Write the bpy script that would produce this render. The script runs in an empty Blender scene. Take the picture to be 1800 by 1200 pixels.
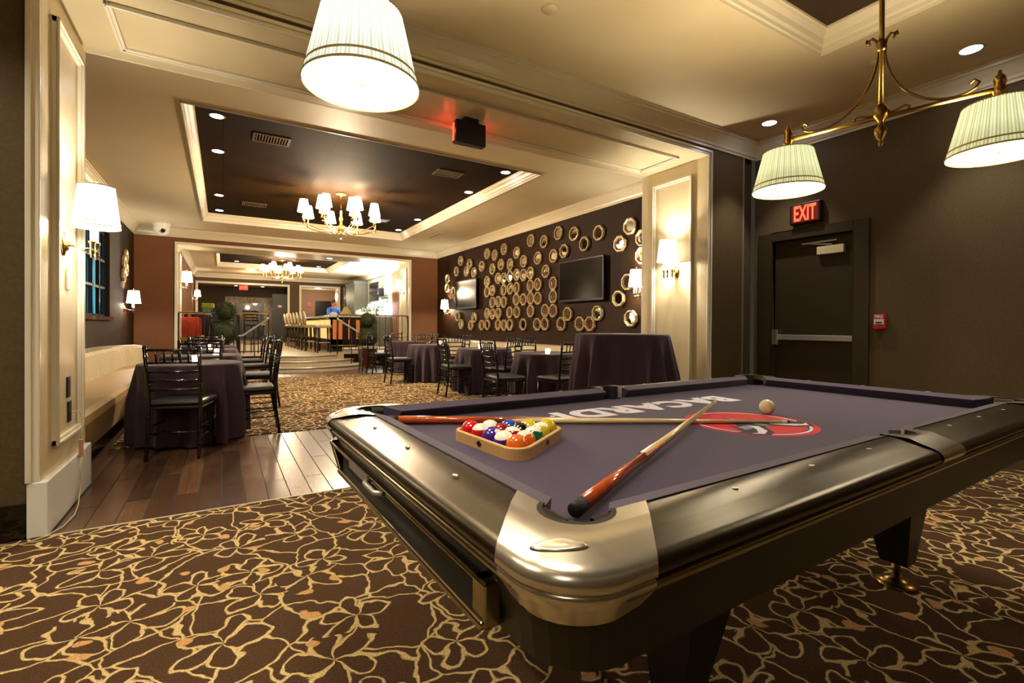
import bpy, bmesh, math, random
from mathutils import Vector, Matrix
random.seed(7)
PI = math.pi
S = bpy.context.scene
C = S.collection
# ------------------------------------------------------------------ camera, world, exposure
cam = bpy.data.cameras.new('camera'); camo = bpy.data.objects.new('camera', cam); C.objects.link(camo)
yaw, pit, rol = math.radians(30.92), math.radians(-.331), math.radians(.349)
fwd = Vector((math.sin(yaw)*math.cos(pit), math.cos(yaw)*math.cos(pit), math.sin(pit)))
rt = Vector((math.cos(yaw), -math.sin(yaw), 0)); up = rt.cross(fwd)
r2 = rt*math.cos(rol)+up*math.sin(rol); u2 = up*math.cos(rol)-rt*math.sin(rol)
M = Matrix((r2, u2, -fwd)).transposed().to_4x4(); M.translation = (0, 0, 1.12)
camo.matrix_world = M
cam.sensor_width = 36; cam.lens = 849.6*36/1800; cam.shift_y = -21.86/1800; cam.clip_start = .03; cam.clip_end = 100
S.camera = camo
w = bpy.data.worlds.new('world'); S.world = w; w.use_nodes = True
w.node_tree.nodes['Background'].inputs[0].default_value = (.5, .4, .3, 1); w.node_tree.nodes['Background'].inputs[1].default_value = .02
S.view_settings.view_transform = 'Standard'; S.view_settings.look = 'None'
S.view_settings.exposure = 1.85; S.view_settings.gamma = 1; S.view_settings.use_curve_mapping = False
S.cycles.use_denoising = True; S.cycles.max_bounces = 7; S.cycles.diffuse_bounces = 4; S.cycles.glossy_bounces = 4
S.cycles.caustics_reflective = False; S.cycles.caustics_refractive = False; S.cycles.sample_clamp_indirect = 4
WARM = (1, .77, .50); SOFT = (1, .85, .62); COOL = (1, .93, .82)
def lamp(kind, loc, e, col=WARM, r=.05, parent=None, spot=None, blend=.5, size=None, rot=None):
    l = bpy.data.lights.new('light', kind); l.energy = e; l.color = col
    if kind in ('POINT', 'SPOT'): l.shadow_soft_size = r
    if kind == 'SPOT': l.spot_size = math.radians(spot or 80); l.spot_blend = blend
    if kind == 'AREA':
        l.shape = 'RECTANGLE'; l.size, l.size_y = size
    o = bpy.data.objects.new('light', l); C.objects.link(o); o.location = loc
    if rot: o.rotation_euler = rot
    if parent: o.parent = parent
    return o
# ------------------------------------------------------------------ materials
def lin(h):
    h = h.lstrip('#'); v = [int(h[i:i+2], 16)/255 for i in (0, 2, 4)]
    return tuple(x/12.92 if x <= .04045 else ((x+.055)/1.055)**2.4 for x in v)+(1,)
def mat(name, col, rough=.5, metal=0, emit=None, es=0, noise=0, nscale=20, bump=0, bscale=200, coat=0, trans=0, ior=1.45, sheen=0, stretch=None, spec=.5):
    m = bpy.data.materials.new(name); m.use_nodes = True; n = m.node_tree.nodes; l = m.node_tree.links
    b = n['Principled BSDF']; c = lin(col) if isinstance(col, str) else tuple(col)+(1,)
    b.inputs['Base Color'].default_value = c; b.inputs['Roughness'].default_value = rough; b.inputs['Metallic'].default_value = metal
    b.inputs['Coat Weight'].default_value = coat; b.inputs['Transmission Weight'].default_value = trans; b.inputs['IOR'].default_value = ior
    b.inputs['Sheen Weight'].default_value = sheen; b.inputs['Specular IOR Level'].default_value = spec
    if emit: b.inputs['Emission Color'].default_value = lin(emit); b.inputs['Emission Strength'].default_value = es
    if noise or bump:
        tc = n.new('ShaderNodeTexCoord'); mp = n.new('ShaderNodeMapping'); l.new(tc.outputs['Object'], mp.inputs[0])
        if stretch: mp.inputs['Scale'].default_value = stretch
    if noise:
        t = n.new('ShaderNodeTexNoise'); t.inputs['Scale'].default_value = nscale; t.inputs['Detail'].default_value = 4; l.new(mp.outputs[0], t.inputs['Vector'])
        r = n.new('ShaderNodeMapRange'); r.inputs['From Min'].default_value = .3; r.inputs['From Max'].default_value = .7
        r.inputs['To Min'].default_value = 1-noise; r.inputs['To Max'].default_value = 1+noise; l.new(t.outputs['Fac'], r.inputs['Value'])
        x = n.new('ShaderNodeVectorMath'); x.operation = 'SCALE'; x.inputs[0].default_value = c[:3]; l.new(r.outputs[0], x.inputs['Scale']); l.new(x.outputs[0], b.inputs['Base Color'])
    if bump:
        t = n.new('ShaderNodeTexNoise'); t.inputs['Scale'].default_value = bscale; l.new(mp.outputs[0], t.inputs['Vector'])
        bp = n.new('ShaderNodeBump'); bp.inputs['Strength'].default_value = bump; bp.inputs['Distance'].default_value = .01
        l.new(t.outputs['Fac'], bp.inputs['Height']); l.new(bp.outputs[0], b.inputs['Normal'])
    return m
class NT:
    def __init__(s, m): s.n = m.node_tree.nodes; s.l = m.node_tree.links; s.b = s.n['Principled BSDF']
    def put(s, v, sock):
        if isinstance(v, bpy.types.NodeSocket): s.l.new(v, sock)
        else: sock.default_value = v
    def m(s, op, a, b=0.0, c=0.0):
        x = s.n.new('ShaderNodeMath'); x.operation = op
        for i, v in enumerate((a, b, c)): s.put(v, x.inputs[i])
        return x.outputs[0]
    def v(s, op, a, b=None, scale=None):
        x = s.n.new('ShaderNodeVectorMath'); x.operation = op; s.put(a, x.inputs[0])
        if b is not None: s.put(b, x.inputs[1])
        if scale is not None: s.put(scale, x.inputs['Scale'])
        return x.outputs[0]
    def mix(s, f, a, b):
        x = s.n.new('ShaderNodeMix'); x.data_type = 'RGBA'; s.put(f, x.inputs[0]); s.put(a, x.inputs[6]); s.put(b, x.inputs[7]); return x.outputs[2]
    def ramp(s, v, lo, hi, a=0.0, b=1.0):
        x = s.n.new('ShaderNodeMapRange'); x.interpolation_type = 'SMOOTHSTEP'; s.put(v, x.inputs[0]); x.inputs[1].default_value = lo; x.inputs[2].default_value = hi
        x.inputs[3].default_value = a; x.inputs[4].default_value = b; return x.outputs[0]
    def obj(s): return s.n.new('ShaderNodeTexCoord').outputs['Object']
    def sep(s, v): x = s.n.new('ShaderNodeSeparateXYZ'); s.l.new(v, x.inputs[0]); return x.outputs
def carpet_mat(name='floral_carpet', sc=3.3):
    m = mat(name, '#4a2c1c', .95); t = NT(m); co = t.obj()
    nz = t.n.new('ShaderNodeTexNoise'); nz.inputs['Scale'].default_value = 5; nz.inputs['Detail'].default_value = 2; t.l.new(co, nz.inputs['Vector'])
    wv = t.v('SCALE', t.v('SUBTRACT', nz.outputs['Color'], (.5, .5, .5)), scale=.15)
    n2 = t.n.new('ShaderNodeTexNoise'); n2.inputs['Scale'].default_value = 17; n2.inputs['Detail'].default_value = 1; t.l.new(co, n2.inputs['Vector'])
    wv = t.v('ADD', wv, t.v('SCALE', t.v('SUBTRACT', n2.outputs['Color'], (.5, .5, .5)), scale=.035))
    p = t.v('SCALE', t.v('ADD', co, wv), scale=sc); p = t.v('MULTIPLY', p, (1, 1, 0))
    def vor(pp, feat, rnd=1.0):
        x = t.n.new('ShaderNodeTexVoronoi'); x.voronoi_dimensions = '2D'; x.feature = feat; x.inputs['Scale'].default_value = 1; x.inputs['Randomness'].default_value = rnd
        t.l.new(pp, x.inputs['Vector']); return x
    # five petal blossoms in the cells, joined by winding stems on the cell edges
    vo = vor(p, 'F1', .75); d = t.v('SUBTRACT', p, vo.outputs['Position']); d3 = t.sep(d)
    r = t.m('SQRT', t.m('ADD', t.m('MULTIPLY', d3[0], d3[0]), t.m('MULTIPLY', d3[1], d3[1])))
    rnd = t.n.new('ShaderNodeSeparateColor'); t.l.new(vo.outputs['Color'], rnd.inputs[0])
    th = t.m('ADD', t.m('ARCTAN2', d3[1], d3[0]), t.m('MULTIPLY', rnd.outputs[0], 6.28))
    ac = t.m('MAXIMUM', t.m('ABSOLUTE', t.m('COSINE', t.m('MULTIPLY', th, 2.5))), .02); pet = t.m('POWER', ac, .55)
    A_ = t.m('ADD', .8, t.m('MULTIPLY', rnd.outputs[1], .45))
    r0 = t.m('MULTIPLY', t.m('ADD', .03, t.m('MULTIPLY', pet, .42)), A_)
    dr = t.m('MULTIPLY', t.m('MULTIPLY', t.m('POWER', ac, -.45), t.m('ABSOLUTE', t.m('SINE', t.m('MULTIPLY', th, 2.5)))), t.m('MULTIPLY', A_, .5775))
    q = t.m('DIVIDE', dr, t.m('MAXIMUM', r, .03)); g = t.m('SQRT', t.m('ADD', 1.0, t.m('MULTIPLY', q, q)))
    l1 = t.ramp(t.m('DIVIDE', t.m('ABSOLUTE', t.m('SUBTRACT', r, r0)), g), .012, .026, 1, 0)
    e = vor(t.v('ADD', p, (3.3, 1.7, 0)), 'DISTANCE_TO_EDGE', 1.0); l2 = t.ramp(e.outputs['Distance'], .010, .024, 1, 0)
    e3 = vor(t.v('SCALE', p, scale=.8), 'DISTANCE_TO_EDGE', 1.0); l3 = t.ramp(e3.outputs['Distance'], .008, .020, 1, 0)
    inside = t.ramp(t.m('SUBTRACT', r, r0), -.04, .0)
    lines = t.m('MAXIMUM', l1, t.m('MULTIPLY', t.m('MAXIMUM', l2, t.m('MULTIPLY', l3, 1)), inside))
    dv = vor(t.v('SCALE', t.v('ADD', p, (.4, .9, 0)), scale=2.1), 'F1', 1); dr = t.n.new('ShaderNodeSeparateColor'); t.l.new(dv.outputs['Color'], dr.inputs[0])
    dot = t.m('MULTIPLY', t.ramp(dv.outputs['Distance'], .14, .18, 1, 0), t.m('GREATER_THAN', dr.outputs[0], 0.78))
    fz = t.n.new('ShaderNodeTexNoise'); fz.inputs['Scale'].default_value = 160; t.l.new(co, fz.inputs['Vector'])
    k = t.ramp(fz.outputs['Fac'], .3, .7, .7, 1.25)
    c = t.mix(lines, lin('#4e3826'), lin('#d2b982')); c = t.mix(dot, c, lin('#cb9c66'))
    t.l.new(t.v('SCALE', c, scale=k), t.b.inputs['Base Color'])
    bp = t.n.new('ShaderNodeBump'); bp.inputs['Strength'].default_value = .5; bp.inputs['Distance'].default_value = .006
    t.l.new(fz.outputs['Fac'], bp.inputs['Height']); t.l.new(bp.outputs[0], t.b.inputs['Normal'])
    t.b.inputs['Specular IOR Level'].default_value = .1
    return m
def brick_mat(name, c1, c2, mortar, bw, rh, ms, rot=0, rough=.3, off=.5, bump=.2, noise=True):
    m = mat(name, '#888888', rough); t = NT(m); co = t.obj()
    mp = t.n.new('ShaderNodeMapping'); mp.inputs['Rotation'].default_value = (0, 0, rot); t.l.new(co, mp.inputs[0])
    b = t.n.new('ShaderNodeTexBrick'); b.offset = off; b.inputs['Scale'].default_value = 1; b.inputs['Brick Width'].default_value = bw; b.inputs['Row Height'].default_value = rh
    b.inputs['Mortar Size'].default_value = ms; b.inputs['Mortar Smooth'].default_value = .1; b.inputs['Color1'].default_value = lin(c1); b.inputs['Color2'].default_value = lin(c2); b.inputs['Mortar'].default_value = lin(mortar)
    t.l.new(mp.outputs[0], b.inputs['Vector']); c = b.outputs['Color']
    if noise:
        mp2 = t.n.new('ShaderNodeMapping'); mp2.inputs['Scale'].default_value = (2, 40, 2); t.l.new(mp.outputs[0], mp2.inputs[0])
        n = t.n.new('ShaderNodeTexNoise'); n.inputs['Scale'].default_value = 1; n.inputs['Detail'].default_value = 5; t.l.new(mp2.outputs[0], n.inputs['Vector'])
        c = t.v('SCALE', c, scale=t.ramp(n.outputs['Fac'], .25, .75, .82, 1.18))
    t.l.new(c, t.b.inputs['Base Color']); t.b.inputs['Specular IOR Level'].default_value = .06 if rough > .6 else .5
    if rough < .4: t.l.new(t.m('ADD', rough, t.m('MULTIPLY', b.outputs['Fac'], .5)), t.b.inputs['Roughness'])
    bp = t.n.new('ShaderNodeBump'); bp.inputs['Strength'].default_value = bump; bp.inputs['Distance'].default_value = .003; bp.invert = True
    t.l.new(b.outputs['Fac'], bp.inputs['Height']); t.l.new(bp.outputs[0], t.b.inputs['Normal'])
    return m
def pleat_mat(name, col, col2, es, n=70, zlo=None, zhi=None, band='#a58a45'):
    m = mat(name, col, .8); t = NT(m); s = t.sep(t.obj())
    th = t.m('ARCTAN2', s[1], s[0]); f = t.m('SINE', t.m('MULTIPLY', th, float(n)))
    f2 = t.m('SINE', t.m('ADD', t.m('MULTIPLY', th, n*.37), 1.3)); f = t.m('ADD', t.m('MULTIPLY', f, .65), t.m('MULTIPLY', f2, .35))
    c = t.mix(t.ramp(f, -.9, .9), lin(col2), lin(col))  # fold shading of the lit pleats put into the colour
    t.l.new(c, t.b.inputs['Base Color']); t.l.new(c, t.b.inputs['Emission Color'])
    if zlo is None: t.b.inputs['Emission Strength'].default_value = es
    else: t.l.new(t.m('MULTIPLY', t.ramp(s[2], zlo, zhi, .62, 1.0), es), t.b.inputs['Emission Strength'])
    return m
def stripe_mat(name, col, stripe=True):
    m = mat('ball_'+name, col, .06, coat=.6); t = NT(m)
    if stripe:
        s = t.sep(t.obj()); k = t.ramp(t.m('ABSOLUTE', s[2]), .0148, .0152, 1, 0); t.l.new(t.mix(k, lin('#efe6cf'), lin(col)), t.b.inputs['Base Color'])
    else:
        s = t.sep(t.obj()); rr = t.m('SQRT', t.m('ADD', t.m('MULTIPLY', s[0], s[0]), t.m('MULTIPLY', s[1], s[1]))); k = t.ramp(rr, .0095, .0100, 1, 0)
        t.l.new(t.mix(k, lin(col), lin('#efe6cf')), t.b.inputs['Base Color'])
    return m
K = dict(
 darkwall=mat('charcoal_wallcovering', '#574930', .62, spec=.25, noise=.12, nscale=60, bump=.15, bscale=260),
 brownwall=mat('brown_wallcovering', '#70492b', .6, spec=.25, noise=.12, nscale=60, bump=.15, bscale=260),
 mirrorwall=mat('dark_brown_wallcovering', '#2a1402', .6, spec=.25, noise=.1, nscale=60, bump=.15, bscale=260),
 cream=mat('cream_gloss_paint', '#d2c29c', .33, noise=.04, nscale=3), trim=mat('white_trim_paint', '#e2dac6', .25),
 ceil=mat('cream_ceiling_paint', '#dbcaa4', .5, noise=.03, nscale=2), crown=mat('crown_paint', '#d8ccb0', .3),
 white=mat('white_paint', '#ecece4', .3), black=mat('black_lacquer', '#0e0908', .16, coat=.3), blk=mat('black_plastic', '#0c0b0a', .4),
 tileceil=brick_mat('dark_ceiling_tile', '#281804', '#201203', '#100902', 1.24, .62, .006, rough=.75, off=0, noise=False, bump=.3),
 flatceil=mat('dark_tray_paint', '#33220f', .7),
 wood=brick_mat('dark_plank_floor', '#694a33', '#3f2a1d', '#0a0604', 1.1, .13, .0035, rot=PI/2, rough=.27, bump=.5),
 carpet=carpet_mat(), beige=mat('beige_stone', '#b09a78', .5, noise=.1, nscale=8), stone=mat('step_riser_stone', '#b7a98c', .5, noise=.1, nscale=12),
 brass=mat('antique_brass', '#94753f', .3, 1), gold=mat('polished_brass', '#c9a560', .18, 1), nickel=mat('polished_nickel', '#d8cdb8', .12, 1), chrome=mat('steel', '#c4c4c0', .32, .75),
 champagne=mat('champagne_leaf_frame', '#b8a57e', .4, .35, noise=.15, nscale=40), mirror=mat('mirror_glass', '#d8d4c8', .03, 1),
 screen=mat('screen_glass', '#060607', .13), cloth=mat('plum_tablecloth_linen', '#36252f', .9, sheen=.1, bump=.1, bscale=500),
 felt=mat('purple_billiard_cloth', '#32243f', .95, noise=.08, nscale=90, sheen=.15), felt2=mat('purple_cushion_cloth', '#34263e', .9, sheen=.2),
 rail=mat('brushed_bronze_rail', '#544a38', .3, 1, noise=.10, nscale=4, bump=.05, bscale=300, stretch=(1, 30, 30)),
 cast=mat('polished_pewter_casting', '#ddd6c6', .24, .9, noise=.08, nscale=9), bead=mat('bright_trim_bead', '#a89a7c', .2, 1),
 cab=mat('dark_olive_cabinet', '#211d14', .42), rubber=mat('black_rubber', '#0a0a0c', .6), inlay=mat('pearl_inlay', '#d9cfb4', .3),
 leather=mat('tan_leather', '#a88a58', .38, noise=.08, nscale=7), cream_leather=mat('cream_leather', '#b5a889', .38, noise=.06, nscale=6),
 plinth=mat('bench_plinth', '#1a120d', .5), seat=mat('charcoal_vinyl_pad', '#191817', .42, noise=.1, nscale=20),
 maple=mat('maple_rack_wood', '#c79c62', .4, noise=.1, nscale=6, stretch=(4, 30, 30)), shaft=mat('maple_shaft', '#d9bf8c', .25, coat=.4), butt=mat('cherry_butt', '#a8481f', .2, coat=.6, noise=.2, nscale=30),
 white_l=mat('white_print', '#d8d2dc', .8), red_l=mat('red_print', '#c81f2a', .8), grey_l=mat('grey_print', '#8b8494', .8), dark_l=mat('dark_print', '#2b2030', .8),
 red=mat('red_plastic', '#b8222c', .4), redglow=mat('red_sign_letter', '#ff3a20', .4, emit='#ff3a22', es=1.6), lens=mat('downlight_lens', '#ffffff', .3, emit='#f3f2ff', es=12),
 diff=mat('lamp_diffuser', '#ffffff', .5, emit='#fff6e0', es=6), flame=mat('candle_glow', '#ffe0b0', .5, emit='#ffd9a8', es=2.2), shade=mat('white_linen_shade', '#fff6e6', .8, emit='#fff3df', es=.8),
 shade_far=mat('small_linen_shade', '#fff6e6', .8, emit='#fff0dc', es=1.0),
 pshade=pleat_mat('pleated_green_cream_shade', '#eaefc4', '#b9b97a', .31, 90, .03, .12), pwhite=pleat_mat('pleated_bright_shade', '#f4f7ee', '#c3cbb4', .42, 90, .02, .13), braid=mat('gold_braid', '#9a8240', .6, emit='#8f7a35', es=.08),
 teal=mat('teal_lit_curtain', '#0f5a66', .6, emit='#127f96', es=.5), navy=mat('navy_curtain', '#0a1a24', .7, emit='#0c2f3c', es=.1),
 green=mat('boxwood_leaf', '#28310f', .7, noise=.35, nscale=60), potred=mat('dark_red_lacquer', '#3a1510', .3, noise=.3, nscale=15), stem=mat('bark', '#3b2a1a', .8),
 amber=mat('amber_lit_panel', '#c07038', .4, emit='#b8632c', es=.1), creamlit=mat('cream_lit_panel', '#e0c080', .4, emit='#e8b86c', es=.38), darkwood=mat('dark_mahogany', '#1c0c08', .25, coat=.3),
 marble=mat('pale_bar_top', '#c9c6b8', .12, noise=.1, nscale=8), backlit=mat('backlit_shelf', '#ffffff', .5, emit='#eef4ff', es=1.6), paper=mat('silver_damask_paper', '#a8a79c', .5, noise=.35, nscale=14), floral=mat('floral_paper', '#b8a27c', .6, noise=.45, nscale=9),
 slate=mat('grey_pilaster_paint', '#6a6a5c', .5), taupe=mat('taupe_corridor_paint', '#96755a', .6), blue=mat('blue_shirt_cotton', '#2f63c8', .8), skin=mat('skin', '#b87a58', .55), hair=mat('dark_cropped_hair', '#2e2119', .8),
 orange=mat('orange_red_upholstery', '#b83a22', .7, noise=.25, nscale=30), yellow=mat('yellow_green_cardboard', '#a8a83a', .6), teal2=mat('patterned_teal_box', '#5d9a90', .6, noise=.5, nscale=40), wax=mat('amber_boxes', '#c98a45', .6),
 glassg=mat('green_bottle_glass', '#2c5a3a', .1, coat=.4), glassb=mat('brown_bottle_glass', '#4a2410', .1, coat=.4), glassc=mat('clear_bottle_glass', '#c4d2cf', .08, coat=.4), label=mat('paper_label', '#d9d6c9', .7), redlabel=mat('red_label', '#a8242a', .6),
 linen=mat('pale_yellow_linen', '#b9b06a', .85), napkin=mat('white_linen', '#e0ddd0', .85), vent=mat('vent_grille', '#4a3d2c', .5), pink=mat('pink_adaptor', '#c99088', .5), cord=mat('cream_cord', '#cbbf9f', .5),
)
# ------------------------------------------------------------------ mesh builder
class MB:
    def __init__(s): s.v = []; s.f = []; s.sm = []
    def add(s, vs, fs, smooth=False):
        o = len(s.v); s.v += [tuple(p) for p in vs]; s.f += [tuple(i+o for i in f) for f in fs]; s.sm += [smooth]*len(fs); return s
    def box(s, a, b, mtx=None):
        x0, y0, z0 = a; x1, y1, z1 = b
        vs = [Vector(p) for p in ((x0,y0,z0),(x1,y0,z0),(x1,y1,z0),(x0,y1,z0),(x0,y0,z1),(x1,y0,z1),(x1,y1,z1),(x0,y1,z1))]
        if mtx: vs = [mtx @ p for p in vs]
        return s.add(vs, [(0,3,2,1),(4,5,6,7),(0,1,5,4),(1,2,6,5),(2,3,7,6),(3,0,4,7)])
    def lathe(s, prof, n=24, c=(0,0,0), smooth=True, sx=1, sy=1, ph=0, cap=True, mod=None):
        vs = []; fs = []
        for i, (r, z) in enumerate(prof):
            for j in range(n):
                a = 2*PI*j/n+ph; rr = r*(mod(a, i) if mod else 1)
                vs.append((c[0]+rr*math.cos(a)*sx, c[1]+rr*math.sin(a)*sy, c[2]+z))
        for i in range(len(prof)-1):
            for j in range(n): fs.append((i*n+j, i*n+(j+1) % n, (i+1)*n+(j+1) % n, (i+1)*n+j))
        s.add(vs, fs, smooth)
        if cap:
            o = len(s.v)-len(vs); k = len(prof)-1
            if prof[0][0] > 1e-4: s.f.append(tuple(o+j for j in reversed(range(n)))); s.sm.append(False)
            if prof[k][0] > 1e-4: s.f.append(tuple(o+k*n+j for j in range(n))); s.sm.append(False)
        return s
    def tube(s, pts, r, n=8, smooth=True, cap=True):
        pts = [Vector(p) for p in pts]; rs = r if isinstance(r, (list, tuple)) else [r]*len(pts); vs = []; prev = None
        for i, p in enumerate(pts):
            t = (pts[min(i+1, len(pts)-1)]-pts[max(i-1, 0)]).normalized()
            if prev is None: u = t.orthogonal().normalized()
            else: u = (prev-t*prev.dot(t)).normalized()
            prev = u; q = t.cross(u)
            for j in range(n): a = 2*PI*j/n; vs.append(p+(u*math.cos(a)+q*math.sin(a))*rs[i])
        fs = [(i*n+j, i*n+(j+1) % n, (i+1)*n+(j+1) % n, (i+1)*n+j) for i in range(len(pts)-1) for j in range(n)]
        if cap: fs += [tuple(reversed(range(n))), tuple((len(pts)-1)*n+j for j in range(n))]
        return s.add(vs, fs, smooth)
    def prism(s, poly, z0, z1, top=True, bot=True):
        n = len(poly); vs = [(x, y, z0) for x, y in poly]+[(x, y, z1) for x, y in poly]
        fs = [(i, (i+1) % n, n+(i+1) % n, n+i) for i in range(n)]
        if bot: fs.append(tuple(reversed(range(n))))
        if top: fs.append(tuple(range(n, 2*n)))
        return s.add(vs, fs)
    def loft(s, loops, smooth=False, cap=True, closed=True):
        n = len(loops[0]); vs = [p for lp in loops for p in lp]; m = n if closed else n-1
        fs = [(i*n+j, i*n+(j+1) % n, (i+1)*n+(j+1) % n, (i+1)*n+j) for i in range(len(loops)-1) for j in range(m)]
        if cap: fs += [tuple(reversed(range(n))), tuple((len(loops)-1)*n+j for j in range(n))]
        return s.add(vs, fs, smooth)
    def ring(s, x0, y0, x1, y1, prof):
        loops = [[(x0+o, y0+o, z), (x1-o, y0+o, z), (x1-o, y1-o, z), (x0+o, y1-o, z)] for o, z in prof]
        return s.loft(loops, cap=False)
    def sphere(s, c, r, n=16, sx=1, sy=1, sz=1):
        k = n//2; prof = [(r*math.sin(PI*i/k)*1.0, -r*math.cos(PI*i/k)*sz) for i in range(k+1)]
        return s.lathe(prof, n, c, True, sx, sy, cap=False)
    def xf(s, mtx): s.v = [tuple(mtx @ Vector(p)) for p in s.v]; return s
    def build(s, name, m, parent=None, bevel=0, loc=None, subd=0):
        me = bpy.data.meshes.new(name); me.from_pydata(s.v, [], s.f); me.polygons.foreach_set('use_smooth', s.sm)
        bm = bmesh.new(); bm.from_mesh(me); bmesh.ops.remove_doubles(bm, verts=bm.verts, dist=1e-6); bmesh.ops.recalc_face_normals(bm, faces=bm.faces); bm.to_mesh(me); bm.free()
        me.materials.append(K[m] if isinstance(m, str) else m)
        o = bpy.data.objects.new(name, me); C.objects.link(o)
        if parent: o.parent = parent
        if loc: o.location = loc
        if bevel:
            b = o.modifiers.new('b', 'BEVEL'); b.width = bevel; b.segments = 2; b.limit_method = 'ANGLE'; b.angle_limit = .7
        if subd:
            b = o.modifiers.new('s', 'SUBSURF'); b.levels = subd; b.render_levels = subd
        return o
def box(a, b): return MB().box(a, b)
def tag(o, label, cat=None, group=None):
    o['label'] = label
    if cat: o['category'] = cat
    if group: o['group'] = group
    return o
def thing(name, label, cat, loc=(0, 0, 0), rz=0, group=None):
    o = bpy.data.objects.new(name, None); C.objects.link(o); o.location = loc; o.rotation_euler = (0, 0, rz); o.empty_display_size = .1
    return tag(o, label, cat, group)
def st(name, mb, m, bevel=0):
    o = mb.build(name, m, bevel=bevel); o['kind'] = 'structure'; return o
KIDS = {}
def kids(o):
    return [c for c in C.objects if c.parent is o]
def dup(root, label, loc, rz=0, group=None, tree=None):
    def cp(o, par):
        c = o.copy(); C.objects.link(c)
        if par: c.parent = par
        for k in kids(o): cp(k, c)
        return c
    r = cp(root, None); r.location = loc; r.rotation_euler = (0, 0, rz); r['label'] = label
    if group: r['group'] = group
    return r
def text_mesh(name, txt, size, m, parent, mtx, depth=.001, offset=.0, sx=1.0, fit=None, space=1.0):
    cu = bpy.data.curves.new(name, 'FONT'); cu.body = txt; cu.size = size; cu.align_x = 'CENTER'; cu.align_y = 'CENTER'; cu.extrude = depth; cu.offset = offset; cu.resolution_u = 4; cu.space_character = space
    t = bpy.data.objects.new(name, cu); C.objects.link(t)
    dg = bpy.context.evaluated_depsgraph_get(); me = bpy.data.meshes.new_from_object(t.evaluated_get(dg)); bpy.data.objects.remove(t)
    if fit:
        xs = [v.co.x for v in me.vertices]; ys = [v.co.y for v in me.vertices]; a, b = fit[0]/(max(xs)-min(xs)), fit[1]/(max(ys)-min(ys))
        me.transform(Matrix.Diagonal((a, b, 1, 1)) @ Matrix.Translation((-(max(xs)+min(xs))/2, -(max(ys)+min(ys))/2, 0)))
    me.transform(mtx @ Matrix.Diagonal((sx, 1, 1, 1))); me.materials.clear(); me.materials.append(K[m])
    o = bpy.data.objects.new(name, me); C.objects.link(o); o.parent = parent; return o
ORD = ['first', 'second', 'third', 'fourth', 'fifth', 'sixth', 'seventh', 'eighth', 'ninth', 'tenth', 'eleventh', 'twelfth', 'thirteenth', 'fourteenth', 'fifteenth', 'sixteenth', 'seventeenth', 'eighteenth', 'nineteenth', 'twentieth']
# ------------------------------------------------------------------ room shell
CZ = 3.28; XW = 5.434; XL = -1.67; YN, YF = 3.46, 4.39; FN, FF = 13.36, 14.28; BK = 24.0; PZ = .35
st('floor_carpet_near', box((-2.6, -3.1, -.06), (XW+.2, 3.43, 0)), 'carpet')
st('floor_wood', box((-1.8, 3.43, -.06), (XW+.2, 13.4, -.002)), 'wood')
st('floor_carpet_main', box((-.86, 5.54, -.04), (XW+.1, 11.35, .004)), carpet_mat('floral_carpet_main', 3.3))
st('trim_carpet_edge', box((-.8, 3.425, -.01), (4.55, 3.437, .004)), 'cord')
# near room
st('wall_exit_side', MB().box((XW, -3.1, 0), (XW+.2, 2.40, 3.6)).box((XW, 3.235, 0), (XW+.2, YN, 3.6)).box((XW, 2.40, 2.10), (XW+.2, 3.235, 3.6)), 'darkwall')
st('wall_near_left', box((-2.7, -3.1, 0), (-2.5, YN, 3.6)), 'darkwall')
st('wall_near_back', box((-2.7, -3.2, 0), (XW+.2, -3.0, 3.6)), 'darkwall')
st('wall_header_left', box((-2.7, YN, 0), (-.87, YF, 3.6)), 'darkwall')
st('wall_header_right', MB().box((4.62, YN, 0), (5.20, YF, 3.6)).box((5.20, YN+.05, 0), (XW, YF, 3.6)), 'darkwall')
st('wall_header_top', box((-.87, YN, 3.03), (4.62, YF, 3.6)), 'darkwall')
st('trim_corner_guard', box((5.19, YN-.008, 0), (5.212, YN+.052, 3.1)), 'chrome')
def jamb(x, sgn, y0, y1, z1, pz0, name, xo):
    # jamb lining with raised panel moulding; sgn = direction the face looks
    st('trim_'+name, MB().box((min(x, xo), y0, 0), (max(x, xo), y1, z1)), 'cream')
    f = MB(); a, b, c, d = y0+.18, y1-.17, pz0, z1-.16; t = .035; h = .022*sgn
    for w_, hh in ((t, h), (t*.5, h*1.5)):
        for (ya, yb, za, zb) in ((a, a+w_, c, d), (b-w_, b, c, d), (a, b, c, c+w_), (a, b, d-w_, d)):
            f.box((min(x, x+hh), ya, za), (max(x, x+hh), yb, zb))
    st('trim_'+name+'_panel', f, 'trim', bevel=.004)
    st('trim_'+name+'_plinth', box((min(x-.05*sgn, x+.033*sgn), y0-.03, 0), (max(x-.05*sgn, x+.033*sgn), y1+.03, .29)), 'white', bevel=.006)
jamb(-.82, 1, YN, YF, 3.0, .43, 'jamb_left', -.87); jamb(4.55, -1, YN, YF, 3.0, .43, 'jamb_right', 4.62)
st('trim_soffit', box((-.87, YN, 3.0), (4.62, YF, 3.03)), 'cream')
f = MB()
for w_, hh in ((.035, .018), (.017, .028)):
    for (xa, xb, ya, yb) in ((-.60, 4.32, YN+.18, YN+.18+w_), (-.60, 4.32, YF-.17-w_, YF-.17), (-.60, -.60+w_, YN+.18, YF-.17), (4.32-w_, 4.32, YN+.18, YF-.17)):
        f.box((xa, ya, 3.0-hh), (xb, yb, 3.0))
st('trim_soffit_panel', f, 'trim', bevel=.004)
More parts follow.
